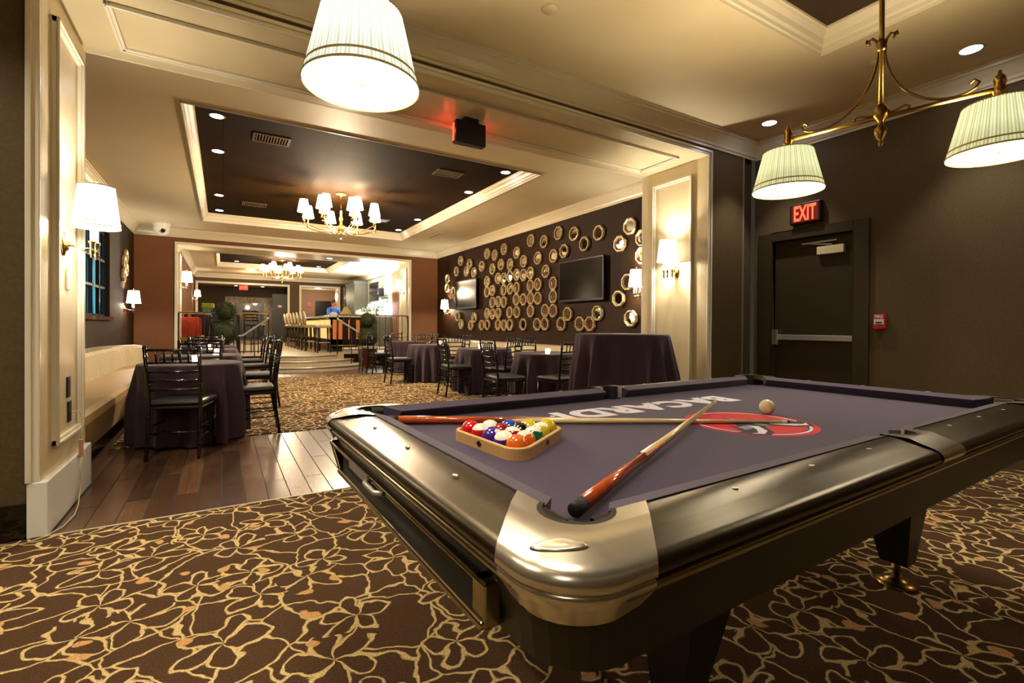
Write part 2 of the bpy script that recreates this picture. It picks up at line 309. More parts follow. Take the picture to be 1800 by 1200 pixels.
def casing(name, xa, xb, z, y, s, t=.055, zb=0, dep=.025, m='trim'):
    f = MB()
    for tt, dd in ((t, dep), (t*.45, dep*1.5)):
        ya, yb = sorted((y, y+s*dd))
        f.box((xa-t, ya, zb), (xa-t+tt, yb, z+t)).box((xb+t-tt, ya, zb), (xb+t, yb, z+t)).box((xa-t+tt*.999, ya, z+t-tt), (xb+t-tt*.999, yb, z+t))
    st(name, f, m, bevel=.004)
casing('trim_opening_near', -.82, 4.55, 3.0, YN, -1, .055, .29); casing('trim_opening_near_back', -.82, 4.55, 3.0, YF, 1, .055)
st('baseboard_near_left', box((-2.5, YN-.02, 0), (-.86, YN, .18)), 'black')
def ceiling(name, X0, Y0, X1, Y1, hole, m='ceil'):
    a, b, c, d = hole; t = 3.62
    st(name, MB().box((X0, Y0, CZ), (X1, b, t)).box((X0, d, CZ), (X1, Y1, t)).box((X0, b, CZ), (a, d, t)).box((c, b, CZ), (X1, d, t)), m)
TP = [(0, 3.262), (.012, 3.262), (.014, 3.285), (.026, 3.29), (.03, 3.315), (.045, 3.33), (.055, 3.365), (.082, 3.395), (.088, 3.41), (.10, 3.412), (.10, 3.44)]
CP = [(0, 3.093), (.016, 3.093), (.018, 3.115), (.03, 3.12), (.036, 3.145), (.06, 3.185), (.10, 3.235), (.112, 3.24), (.114, 3.26), (.13, 3.262), (.13, CZ)]
ceiling('ceiling_near', -2.7, -3.2, XW+.2, YN, (-.9, -2, 4.06, 2.05)); ceiling('ceiling_main', XL-.2, YF, XW+.2, FN, (-.36, 5.67, 3.88, 11.9)); ceiling('ceiling_bar', -1.2, FF, XW+.2, BK, (-.18, 17.0, 3.72, 20.9))
st('trim_tray_near', MB().ring(-.9, -2, 4.06, 2.05, TP), 'crown'); st('trim_tray_main', MB().ring(-.36, 5.67, 3.88, 11.9, TP), 'crown'); st('trim_tray_bar', MB().ring(-.18, 17.0, 3.72, 20.9, TP), 'crown')
st('ceiling_panel_near', box((-.82, -1.92, 3.43), (3.98, 1.97, 3.46)), 'flatceil'); st('ceiling_panel_main', box((-.28, 5.75, 3.43), (3.80, 11.82, 3.46)), 'tileceil'); st('ceiling_panel_bar', box((-.1, 17.08, 3.43), (3.64, 20.82, 3.46)), 'tileceil')
st('trim_crown_near', MB().ring(-2.5, -3, XW, YN, CP), 'crown'); st('trim_crown_main', MB().ring(XL, YF, XW, FN, CP), 'crown'); st('trim_crown_bar', MB().ring(-1.0, FF, XW, BK, CP), 'crown')
# main room
WY0, WY1, WZ0, WZ1 = 7.7, 10.72, 1.24, 2.66
st('wall_main_left', MB().box((XL-.2, YF, 0), (XL, WY0, 3.6)).box((XL-.2, WY1, 0), (XL, FN, 3.6)).box((XL-.2, WY0, 0), (XL, WY1, WZ0)).box((XL-.2, WY0, WZ1), (XL, WY1, 3.6)), 'mirrorwall')
st('wall_main_right', box((XW, YF, 0), (XW+.2, FN, 3.6)), 'mirrorwall')
st('wall_main_header_left', box((XL-.2, YF-.004, 0), (-.87, YF+.03, 3.6)), 'mirrorwall')
st('wall_main_far', MB().box((XL-.2, FN, 0), (-.93, FF, 3.6)).box((4.62, FN, 0), (XW+.2, FF, 3.6)).box((-.93, FN, 2.97), (4.62, FF, 3.6)), 'brownwall')
jamb(-.88, 1, FN, FF, 2.94, .8, 'far_jamb_left', -.93); jamb(4.57, -1, FN, FF, 2.94, .8, 'far_jamb_right', 4.62)
st('trim_far_soffit', box((-.93, FN, 2.94), (4.62, FF, 2.97)), 'cream'); casing('trim_opening_far', -.88, 4.57, 2.94, FN, -1, .055, 0)
wd = thing('window_1', 'long window of dark mullions and teal lit panes on left wall', 'window'); wd['kind'] = 'structure'
for k in ('label', 'category'): del wd[k]
MB().box((XL-.06, WY0, WZ0-.06), (XL+.05, WY1+.03, WZ0)).build('sill', 'darkwood', wd)
fm = MB()
for y in (WY0, 8.2, 8.7, 9.2, 9.72, 10.2, WY1-.05): fm.box((XL-.10, y, WZ0), (XL-.05, y+.05, WZ1))
for z in (WZ0, 1.7, 2.15, WZ1-.05): fm.box((XL-.10, WY0, z), (XL-.05, WY1, z+.04))
fm.build('window_frame', 'darkwood', wd)
for i, y in enumerate((7.7, 8.2, 8.7, 9.2, 9.72, 10.2)):
    b = MB(); n = 8
    for k in range(n): b.box((XL-.16+.012*(k % 2), y+k*.5/n, WZ0), (XL-.14+.012*(k % 2), y+(k+1)*.5/n, WZ1))
    b.build('curtain', 'teal' if i in (1, 3, 5) else 'navy', wd)
# bar room shell
def arcp(R, n=24, cx=1.8, cy=14.0, ymax=FN):
    a0 = math.asin(min(1, (cy-ymax)/R)); return [(cx+R*math.cos(PI+a0+(PI-2*a0)*i/n), cy+R*math.sin(PI+a0+(PI-2*a0)*i/n)) for i in range(n+1)]
for R, z, zz in ((1.72, .115, 0), (1.38, .235, .115), (1.02, PZ, .235)):
    p = arcp(R)
    st('floor_step', MB().prism([(p[0][0], FN+.02)]+p+[(p[-1][0], FN+.02)], 0, z-.025), 'stone')
    q = arcp(R+.025); st('trim_step_nosing', MB().prism([(q[0][0], FN+.02)]+q+[(q[-1][0], FN+.02)], z-.03, z), 'chrome', bevel=.006)
    st('floor_step_tread', MB().prism([(p[0][0], FN+.02)]+p+[(p[-1][0], FN+.02)], z-.01, z+.002), 'beige')
st('floor_bar_platform', box((-1.2, FN, 0), (XW+.2, 28.6, PZ)), 'beige')
st('trim_platform_face', MB().box((-.88, FN-.02, 0), (.82, FN, PZ+.005)).box((2.78, FN-.02, 0), (4.57, FN, PZ+.005)), 'darkwood')
st('wall_bar_left', box((-1.2, FF, 0), (-1.0, BK, 3.6)), 'brownwall'); st('wall_bar_right', box((XW, FF, 0), (XW+.2, BK, 3.6)), 'slate')
st('wall_bar_back', MB().box((-1.2, BK, 0), (-.95, BK+.3, 3.6)).box((2.6, BK, 0), (3.03, BK+.3, 3.6)).box((4.8, BK, 0), (XW+.2, BK+.3, 3.6)).box((-.95, BK, 2.93), (2.6, BK+.3, 3.6)).box((3.03, BK, 2.93), (4.8, BK+.3, 3.6)), 'darkwall')
casing('trim_foyer_opening', -.88, 2.52, 2.85, BK, -1, .09, PZ); casing('trim_corridor_opening', 3.10, 4.72, 2.85, BK, -1, .09, PZ)
st('trim_corridor_jamb', MB().box((4.70, BK, PZ), (4.80, BK+.6, 2.93)).box((3.03, BK, PZ), (3.10, BK+.6, 2.93)).box((3.03, BK, 2.85), (4.8, BK+.6, 2.93)), 'trim')
st('wall_foyer_back', box((-1.6, 27.6, 0), (3.2, 27.8, 3.3)), 'darkwall'); st('wall_foyer_left', box((-1.8, BK+.3, 0), (-1.6, 27.8, 3.3)), 'darkwall'); st('wall_foyer_right', box((2.75, BK+.3, 0), (2.95, 28.5, 3.3)), 'darkwall')
st('wall_corridor_back', box((2.9, 28.3, 0), (6, 28.5, 3.3)), 'taupe'); st('wall_corridor_right', box((5.6, BK+.3, 0), (5.8, 28.5, 3.3)), 'taupe'); st('ceiling_foyer', box((-1.8, BK+.3, 3.0), (6, 28.5, 3.1)), 'ceil')
# ------------------------------------------------------------------ pool table
TH = math.radians(1.5); TC = (1.585, 1.155, 0); HA, HB = 1.105, .512; OX, OY = 1.275, .682; BZ = .785
T = thing('pool_table', 'large pool table with purple cloth and bronze metal rails', 'pool table', TC, TH)
def rrect(hx, hy, R, n=6, z=None):
    o = []
    for cx, cy, a0 in ((hx-R, hy-R, 0), (-hx+R, hy-R, PI/2), (-hx+R, -hy+R, PI), (hx-R, -hy+R, 1.5*PI)):
        for i in range(n+1): a = a0+PI/2*i/n; o.append((cx+R*math.cos(a), cy+R*math.sin(a))+(() if z is None else (z,)))
    return o
MB().loft([rrect(OX-.048, OY-.045, .10, z=.655), rrect(OX-.03, OY-.03, .11, z=.752), rrect(OX-.03, OY-.03, .11, z=.775)]).build('cabinet', 'cab', T)
# bed cloth with pocket bites
def bite(cx, cy, r, a0, a1, n=10): return [(cx+r*math.cos(a0+(a1-a0)*i/n), cy+r*math.sin(a0+(a1-a0)*i/n)) for i in range(n+1)]
hx, hy = HA+.05, HB+.05; PR = .056; po = .036
bed = []
for sx, sy in ((1, 1), (-1, 1), (-1, -1), (1, -1)):
    k = math.acos((hx-(HA+po))/PR); cc = (sx*(HA+po), sy*(HB+po))
    arc = bite(HA+po, HB+po, PR, -k, -2*PI+PI/2+k)
    arc = [(sx*x, sy*y) for x, y in arc]
    if sx*sy < 0: arc.reverse()
    if (sx, sy) == (-1, 1): sp = bite(0, HB+.05, .05, 0, -PI); bed += sp
    if (sx, sy) == (1, -1): sp = bite(0, -HB-.05, .05, PI, 0); bed += sp
    bed += arc
MB().prism(bed, BZ-.02, BZ).build('playing_cloth', 'felt', T)
CU = [(.001, .8175), (0, .8225), (.05, .8345), (.05, .78), (.03, .78)]
RA = [(d_-(.002 if d_ > .1 else 0), z_-.0012) for d_, z_ in ((.052, .78), (.052, .8335), (.056, .8345), (.085, .832), (.115, .826), (.140, .819), (.151, .8175), (.160, .815), (.166, .810), (.169, .804), (.170, .798), (.168, .792), (.163, .788), (.154, .786), (.146, .785))]
RB = [(.140, .783), (.150, .782), (.159, .779), (.162, .774), (.161, .768), (.156, .763), (.148, .760), (.135, .758)]
def ext(prof, side, s0, s1, e0, e1, ax):
    # profile extruded along a side; ax 'x': runs along x at y=side*(HB+d); ax 'y': along y at x=side*(HA+d)
    lp = []
    for s_, e_ in ((s0, e0), (s1, e1)):
        L_ = []
        for d, z in prof:
            q = s_+(e_-s_)*min(1, d/.05)
            L_.append((q, side*(HB+d), z) if ax == 'x' else (side*(HA+d), q, z))
        lp.append(L_)
    return MB().loft(lp, smooth=prof is not CU, cap=prof is CU)
def ext2(prof, side, a, b, ax): return ext(prof, side, a, b, a, b, ax)
diam = []
for sy in (1, -1):
    for sx in (1, -1):
        ext(CU, sy, sx*.072, sx*(HA-.07), sx*.056, sx*(HA-.02), 'x').build('cushion', 'felt2', T)
        r = ext2(RA, sy, sx*.074, sx*(OX-.15), 'x').build('rail', 'rail', T, bevel=0); ext2(RB, sy, sx*.0, sx*(OX-.12), 'x').build('trim_bead', 'bead', r)
        for k in (1, 2, 3): diam.append((sx*k*.269, sy*(HB+.084), r))
for sx in (1, -1):
    ext(CU, sx, -(HB-.07), HB-.07, -(HB-.02), HB-.02, 'y').build('cushion', 'felt2', T)
    r = ext2(RA, sx, -(OY-.13), OY-.13, 'y').build('rail', 'rail', T); ext2(RB, sx, -(OY-.12), OY-.12, 'y').build('trim_bead', 'bead', r)
    for k in (-1, 0, 1): diam.append((sx*(HA+.098), k*.262, r))
for x, y, r in diam: MB().prism([(x-.010, y), (x, y-.006), (x+.010, y), (x, y+.006)] if abs(y) > HB else [(x, y-.010), (x+.006, y), (x, y+.010), (x-.006, y)], (.826 if abs(y) > HB else .822), (.8322 if abs(y) > HB else .8305)).build('sight_inlay', 'inlay', r)
def cpath(e, n=10, R=.115, L0=None, L1=None):
    L0 = OX-.165-e*.9 if L0 is None else L0; L1 = OY-.145-e*1.05 if L1 is None else L1
    R_ = max(R-e, .004); cx, cy = OX-R, OY-R; o = [(L0, OY-e)]
    for i in range(n+1): a = PI/2-PI/2*i/n; o.append((cx+R_*math.cos(a), cy+R_*math.sin(a)))
    return o+[(OX-e, L1)]
for sx in (1, -1):
    for sy in (1, -1):
        def F(p): return (sx*p[0], sy*p[1])+tuple(p[2:])
        m = MB(); lv = [(.02, .784), (.006, .786), (.001, .790), (-.001, .797), (.0005, .804), (.005, .811), (.012, .8165), (.022, .8195), (.05, .829), (.078, .8365)]
        m.loft([[F(p+(z,)) for p in cpath(e)] for e, z in lv], smooth=True, cap=False, closed=False)
        inn = [(OX-.165-.118*.9, HB+.052)]; ctr = (HA+.02, HB+.02)
        a_s = PI-math.asin(.032/.062); a_e = -(PI/2-math.asin(.032/.062))
        inn += bite(ctr[0], ctr[1], .062, a_s, a_e, 14)+[(HA+.052, OY-.145-.118*1.05)]
        top = [F(p+(.8365,)) for p in cpath(.078)]+[F(p+(.8365,)) for p in reversed(inn)]
        m.add(top, [tuple(range(len(top)))]); m.loft([[F(p+(.8365,)) for p in inn], [F(p+(.78,)) for p in inn]], cap=False, closed=False)
        cst = m.build('corner_casting', 'cast', T)
        ov = MB().lathe([(0, .0018), (.25, .0026), (.5, .0014), (.7, .0026), (.85, .0022), (1, 0)], 32, (0, 0, 0)).xf(Matrix.Translation((OX-.060, OY-.078, 0)) @ Matrix.Rotation(3*PI/4+.1, 4, 'Z') @ Matrix.Diagonal((.040, .0125, 1, 1)))
        vv = []
        for x_, y_, z_ in ov.v:
            e_ = .115-math.hypot(x_-(OX-.115), y_-(OY-.115)); zz_ = .8365-(.078-e_)*.268 if e_ < .078 else .8365
            if e_ < .05: zz_ = .829-(.05-e_)*.339
            vv.append((sx*x_, sy*y_, zz_+z_))
        ov.v = vv
        ov.build('embossed_oval', 'cast', cst)
        # liner
        lo = [bite(ctr[0], ctr[1], r_, a_s, a_e, 14) for r_ in (.062, .053, .053, .05)]
        MB().loft([[F(p+(z,)) for p in L_] for L_, z in zip(lo, (.8368, .8368, .76, .70))], cap=False, closed=False, smooth=False).prism([F(p) for p in bite(ctr[0]+.02, ctr[1]+.02, .075, 0, 2*PI, 20)[:-1]], .70, .705).build('pocket_liner', 'rubber', T)
        # shield below corner
        sh = [(e, z) for e, z in ((.010, .784), (.006, .781), (.007, .774), (.014, .762), (.020, .748), (.026, .737))]
        loops = []
        for e, z in sh:
            q = max(0, (z-.737)/.047); L0 = OX-.115-.055*min(1, q*2)**.5; L1 = OY-.10-.05*min(1, q*2)**.5
            loops.append([F(p+(z,)) for p in cpath(e, L0=L0, L1=L1)])
        MB().loft(loops, cap=False, closed=False, smooth=True).build('corner_shield', 'cast', T)
        # legs
        lx, ly = (.90 if sx > 0 else -.45), .235*sy
        top_ = [(lx-.15*(1 if sx > 0 else .8), ly-.13, .65), (lx+.15*(.8 if sx > 0 else 1), ly-.13, .65), (lx+.15*(.8 if sx > 0 else 1), ly+.13, .65), (lx-.15*(1 if sx > 0 else .8), ly+.13, .65)]
        bx = lx+.06*sx; by = ly
        bot_ = [(bx-.045, by-.05, .10), (bx+.045, by-.05, .10), (bx+.045, by+.05, .10), (bx-.045, by+.05, .10)]
        lg = MB().loft([bot_, top_]).build('leg', 'cab', T)
        MB().lathe([(.012, 0.02), (.012, .135)], 12, (bx, by, 0)).lathe([(.078, 0), (.078, .006), (.05, .018), (.018, .03), (.018, .045)], 28, (bx, by, 0)).build('foot', 'brass', lg)
for sy in (1, -1):
    sp = bite(0, sy*(HB+.05), .047, 0 if sy > 0 else -PI, PI if sy > 0 else 0, 12); sp = sp if sy > 0 else list(reversed(sp))
    # casting top around the pocket
    m = MB(); W = .078
    lv = [(.02, .784), (.004, .787), (-.001, .797), (.001, .805), (.007, .813), (.018, .8195), (.05, .829), (.070, .8365)]
    m.loft([[(-W, sy*(OY-e), z), (W, sy*(OY-e), z)] for e, z in lv], cap=False, closed=False, smooth=True)
    inn = [(W, sy*(HB+.035)), (.06, sy*(HB+.035)), (.05, sy*(HB+.05))]+sp[1:-1]+[(-.05, sy*(HB+.05)), (-.06, sy*(HB+.035)), (-W, sy*(HB+.035))]
    top = [(W, sy*(OY-.07), .8365), (-W, sy*(OY-.07), .8365)]+[p+(.8365,) for p in reversed(inn)]
    m.add(top, [tuple(range(len(top)))]); m.loft([[p+(.8365,) for p in inn], [p+(.78,) for p in inn]], cap=False, closed=False)
    m.build('side_casting', 'cast', T)
    q = [(x*.97, sy*(HB+.05)+(y-sy*(HB+.05))*.97) for x, y in sp]; q2 = [(x*.84, sy*(HB+.05)+(y-sy*(HB+.05))*.84) for x, y in sp]
    MB().loft([[p+(.837,) for p in q], [p+(.837,) for p in q2], [p+(.70,) for p in q2]], cap=False, closed=False).prism(bite(0, sy*(HB+.05), .06, 0, 2*PI, 20)[:-1], .70, .705).build('pocket_liner', 'rubber', T)
# ball return on the left end
br = MB(); fx = -1.266
def bar(y0, y1, z0, z1, x0=fx, x1=fx+.045): br.box((x0, y0, z0), (x1, y1, z1))
bar(-.48, .56, .728, .738, fx, fx+.03); bar(-.49, .42, .668, .682, fx-.006, fx+.04); bar(-.492, -.452, .668, .738, fx, fx+.03)
br.loft([[(fx, .43, .668), (fx+.03, .43, .668), (fx+.03, .40, .668), (fx, .40, .668)], [(fx, .565, .738), (fx+.03, .565, .738), (fx+.03, .53, .738), (fx, .53, .738)]])
brr = br.build('ball_return', 'bead', T, bevel=.004)
MB().box((fx+.012, -.46, .675), (fx+.04, .42, .735)).build('return_tray', 'rubber', brr)
MB().tube([(fx-.002, .10, .733), (fx-.018, .08, .733), (fx-.018, -.0, .733), (fx-.002, -.02, .733)], .006, 8).box((fx-.008, .10, .723), (fx, .27, .742)).build('handle', 'chrome', brr)
# printing on the cloth (upside down from here)
RT = Matrix.Translation((-.012, .289, BZ+.0006)) @ Matrix.Rotation(PI-.03, 4, 'Z')
text_mesh('printed_lettering', 'BACARDI', .215, 'white_l', T, RT, .0004, .011, 1.0, (.98, .16), 1.13)
text_mesh('printed_mark', '.', .1, 'white_l', T, Matrix.Translation((-.52, .30, BZ+.0006)) @ Matrix.Rotation(PI, 4, 'Z'), .0004, .004)
LC = (.005, -.125)
def disc(nm, r, r1, m, z): 
    a = [(LC[0]+r*math.cos(2*PI*i/48), LC[1]+r*math.sin(2*PI*i/48), z) for i in range(48)]; b = [(LC[0]+r1*math.cos(2*PI*i/48), LC[1]+r1*math.sin(2*PI*i/48), z) for i in range(48)]
    q = MB().loft([b, a], cap=False) if r1 > 0 else MB().add(a, [tuple(range(48))])
    return q.build(nm, m, T)
disc('printed_emblem', .215, 0, 'red_l', BZ+.0006); disc('emblem_ring', .193, .183, 'white_l', BZ+.0010); disc('emblem_ring', .183, .178, 'dark_l', BZ+.0010)
# bat emblem: wings and body as flat shapes, rotated with the lettering
def flat(nm, pts, m, z): return MB().add([(LC[0]-x*1.12, LC[1]-y*1.35, z) for x, y in pts], [tuple(range(len(pts)))]).build(nm, m, T)
WG = [(0, .045), (.03, .06), (.07, .10), (.12, .115), (.155, .09), (.165, .05), (.145, .06), (.12, .03), (.105, -.01), (.095, .02), (.07, .0), (.05, -.04), (.045, .0), (.02, -.01), (.012, -.05), (0, -.08)]
flat('emblem_bat', WG+[(-x, y) for x, y in reversed(WG[1:-1])], 'dark_l', BZ+.0014)
for s_ in (1, -1):
    flat('emblem_bat_wing', [(s_*x, y) for x, y in ((.03, .04), (.075, .085), (.12, .10), (.148, .08), (.12, .085), (.08, .06), (.05, .025))], 'white_l', BZ+.0018)
    flat('emblem_bat_wing', [(s_*x, y) for x, y in ((.035, .02), (.08, .05), (.115, .05), (.10, .02), (.07, .02))], 'grey_l', BZ+.0018)
flat('emblem_bat_body', [(0, .06), (.014, .04), (.016, 0), (.008, -.05), (0, -.07), (-.008, -.05), (-.016, 0), (-.014, .04)], 'grey_l', BZ+.0022)
# things on the table, world coordinates
def cue(label, butt, tip, br_=.0145, roll=0):
    b = Vector(butt); d = Vector(tip)-b; L_ = d.length
    t = thing('pool_cue', label, 'cue', b); q = Vector((0, 0, 1)).rotation_difference(d.normalized()); t.rotation_mode = 'QUATERNION'; t.rotation_quaternion = q; t['group'] = 'pool cues crossed on the table'
    R = lambda s: br_+(.0065-br_)*(s/L_)**.85
    MB().lathe([(.0, 0), (.012, 0), (.0145, .004), (.0148, .035)], 16).build('rubber_bumper', 'rubber', t)
    MB().lathe([(R(.03), .03), (R(.2), .2), (R(.4), .4)], 16).build('butt', 'butt', t)
    MB().lathe([(R(.4)*1.0, .4), (R(.8), .8), (R(L_-.03), L_-.03)], 16).build('shaft', 'shaft', t)
    MB().lathe([(.0066, L_-.03), (.0066, L_-.008)], 12).build('ferrule', 'inlay', t); MB().lathe([(.0064, L_-.008), (.005, L_)], 12).build('leather_tip', 'rubber', t)
    for k in range(4):   # spliced points between butt and shaft
        a = k*PI/2; m = MB(); r_ = R(.42)+.0004
        m.add([(r_*math.cos(a-.6), r_*math.sin(a-.6), .39), (r_*math.cos(a+.6), r_*math.sin(a+.6), .39), (R(.55)*math.cos(a)*1.03, R(.55)*math.sin(a)*1.03, .55), (r_*1.2*math.cos(a), r_*1.2*math.sin(a), .39)], [(0, 3, 2), (3, 1, 2)]); m.build('splice_point', 'butt', t)
    return t
cue('pool cue with brown butt resting over the near corner pocket', (.520, .657, .8035), (1.76, 1.289, .8115))
cue('pool cue lying behind the racked balls, tip over the red emblem', (.482, 1.616, .8015), (1.70, .950, .7920))
RC = (.706, 1.178); RAng = math.radians(5)
RK = thing('ball_rack', 'triangular maple wood rack around the coloured pool balls', 'rack', (RC[0], RC[1], BZ), RAng)
def tri(off, n=8):
    o = []
    for k in range(3):
        a = 2*PI*k/3; cx, cy = .1335*math.cos(a), .1335*math.sin(a)
        for i in range(n+1): b = a-PI/3+2*PI/3*i/n; o.append((cx+off*math.cos(b), cy+off*math.sin(b)))
    return o
MB().loft([[p+(z,) for p in tri(o_)] for o_, z in ((.0305, .0), (.0305, .029), (.032, .031), (.0405, .031), (.042, .029), (.042, 0), (.0305, 0))], cap=False).build('frame', 'maple', RK)
for a in (PI, 5*PI/3, PI/3):
    nrm = Vector((math.cos(a), math.sin(a), 0)); tg = Vector((-nrm.y, nrm.x, 0)); c0 = nrm*(.1335/2+.0423)+Vector((0, 0, .016))
    MB().add([c0-tg*.014, c0-Vector((0, 0, .009)), c0+tg*.014, c0+Vector((0, 0, .009)), (c0-tg*.014)+nrm*.0008, c0-Vector((0, 0, .009))+nrm*.0008, (c0+tg*.014)+nrm*.0008, c0+Vector((0, 0, .009))+nrm*.0008], [(4, 5, 6, 7), (0, 1, 5, 4), (1, 2, 6, 5), (2, 3, 7, 6), (3, 0, 4, 7)]).build('diamond_inlay', 'blk', RK)
rows = [[('orange', 'orange', 0)], [('purple and white striped', 'purple', 1), ('orange and white striped', 'orange', 1)], [('purple', 'purple', 0), ('maroon and white striped', 'maroon', 1), ('green and white striped', 'green', 1)],
        [('red and white striped', 'red', 1), ('maroon', 'maroon', 0), ('black', 'black', 0), ('yellow and white striped', 'yellow', 1)], [('red', 'red', 0), ('blue and white striped', 'blue', 1), ('blue', 'blue', 0), ('yellow', 'yellow', 0), ('green', 'lime', 0)]]
rows[4][3] = ('bright yellow', 'yellow', 0); rows[4][4] = ('deep yellow', 'gold', 0)
cols = dict(orange='#d8641c', purple='#43208a', maroon='#8a1726', green='#0c6a4a', red='#c4121f', black='#15120f', yellow='#c9b92a', blue='#1547a8', gold='#c8a81c', lime='#a0a030')
bm_cache = {}
ballmesh = MB().sphere((0, 0, 0), .0286, 28)
where = ['at the near point of', 'in the second row of', 'in the middle row of', 'in the fourth row of', 'in the back row of']
va = [Vector((.1144*2/math.sqrt(3)*math.cos(RAng+2*PI*k/3), .1144*2/math.sqrt(3)*math.sin(RAng+2*PI*k/3))) for k in range(3)]
near, right_, left_ = va[2], va[0], va[1]
for i, row in enumerate(rows):
    for j, (nm, cn, stp) in enumerate(row):
        p = near+(left_-near)*(i/4)+(right_-left_)*(j/4)
        key = (cn, stp)
        if key not in bm_cache: bm_cache[key] = stripe_mat(cn+('_stripe' if stp else ''), cols[cn], bool(stp))
        o = ballmesh.build('pool_ball', bm_cache[key]); o.location = (RC[0]+p.x, RC[1]+p.y, BZ+.0288); o.rotation_euler = (random.uniform(-.35, .35), random.uniform(-.35, .35), random.uniform(0, 6)) if stp else (random.uniform(.6, 1.2), random.uniform(-.3, .3), random.uniform(0, 6))
        tag(o, '%s pool ball %s the wooden rack' % (nm, where[i]), 'pool ball', 'balls in the rack')
o = ballmesh.build('cue_ball', mat('ivory_ball', '#ddd3a8', .08, coat=.5)); o.location = (1.81, 1.096, BZ+.0292); tag(o, 'ivory cue ball beside the red printed circle', 'cue ball')
# ------------------------------------------------------------------ billiard pendant fixtures
def pendant(label, c, rz, half, shm, e_dn, e_up, k=1.0):
    t = thing('billiard_pendant', label, 'pendant light', (c[0], c[1], 1.85), rz, 'billiard lights over the pool table')
    bz = .27; top = 3.43-1.85
    MB().lathe([(.0, top), (.075, top), (.07, top-.02), (.03, top-.035), (.012, top-.05)][::-1], 24).build('canopy', 'brass', t)
    MB().tube([(0, 0, bz), (0, 0, top-.03)], .011, 12).lathe([(.012, .58), (.020, .585), (.022, .60), (.016, .61), (.02, .62), (.012, .64)], 14).build('stem', 'brass', t)
    MB().tube([(-half, 0, bz), (half, 0, bz)], .0105, 10).build('crossbar', 'brass', t)
    MB().lathe([(.0, -.13), (.008, -.125), (.012, -.11), (.007, -.10), (.016, -.09), (.026, -.065), (.026, -.045), (.014, -.03), (.012, -.01), (.03, .01), (.036, .03), (.028, .05), (.014, .07)], 18, (0, 0, bz-.01)).build('finial', 'brass', t)
    for s_ in (1, -1):
        pts = []
        for i in range(15):
            a = PI/2*i/14; pts.append((s_*(.012+.25*(1-math.cos(a))), 0, .60-.32*math.sin(a)-.0))
        pts = [(s_*.055, 0, .655), (s_*.06, 0, .64), (s_*.045, 0, .628), (s_*.05, 0, .648), (s_*.035, 0, .655), (s_*.02, 0, .635)]+pts+[(s_*.30, 0, .285), (s_*.325, 0, .30), (s_*.335, 0, .32), (s_*.32, 0, .335), (s_*.305, 0, .322)]
        MB().tube(pts, .006, 8).tube([(s_*.02, 0, bz+.01), (s_*.06, 0, bz+.02), (s_*.09, 0, bz+.03), (s_*.105, 0, bz+.02), (s_*.10, 0, bz+.008)], .006, 8).build('scroll_arm', 'brass', t)
        MB().lathe([(.0, .08), (.006, .075), (.008, .06), (.018, .05), (.022, .03), (.018, .01), (.022, 0), (.024, -.02), (.02, -.05), (.014, -.08)], 16, (s_*half, 0, bz)).build('socket_cap', 'gold', t)
        n = 256; mod = lambda a, i: 1+.006*math.sin(64*a)
        sh = MB().lathe([(.168, 0), (.118, .205)], n, (0, 0, 0), mod=mod, cap=False).build('shade', shm, t, loc=(s_*half, 0, 0.032 if k > 1 else 0)); sh.scale = (k, k, 1.0+(k-1)*2)
        for pr_ in ([(.170, -.003), (.1715, .004), (.168, .006)], [(.163, .026), (.1645, .029), (.1625, .033)], [(.1185, .2), (.1195, .204), (.1175, .207)]): MB().lathe(pr_, 64, cap=False).build('braid_trim', 'braid', sh)
        MB().lathe([(.0, .012), (.160, .012)], 48, cap=False).build('diffuser', 'diff', sh); MB().lathe([(.0, -.004), (.006, 0), (.006, .012)], 12).build('diffuser_knob', 'brass', sh)
        MB().tube([(-.115, 0, .2), (-.02, 0, .225), (.02, 0, .225), (.115, 0, .2)], .002, 6).tube([(0, -.115, .2), (0, -.02, .225), (0, .02, .225), (0, .115, .2)], .002, 6).build('spider', 'brass', sh)
        lamp('POINT', (0, 0, .12), e_up, (1, .80, .54), .025, sh); lamp('POINT', (0, 0, -.03), e_dn, SOFT, .10, sh)
    return t
dA = Vector((2.77-2.58, .69-1.46)); pendant('brass two lamp billiard light with green tinged pleated shades near the exit wall', (2.675, 1.075), math.atan2(dA.y, dA.x), dA.length/2, 'pshade', 2.0, 21)
pendant('billiard light whose bright white pleated shade hangs at the top left', (.38, 1.175), -PI/2, .40, 'pwhite', 2.0, 58, 1.055)
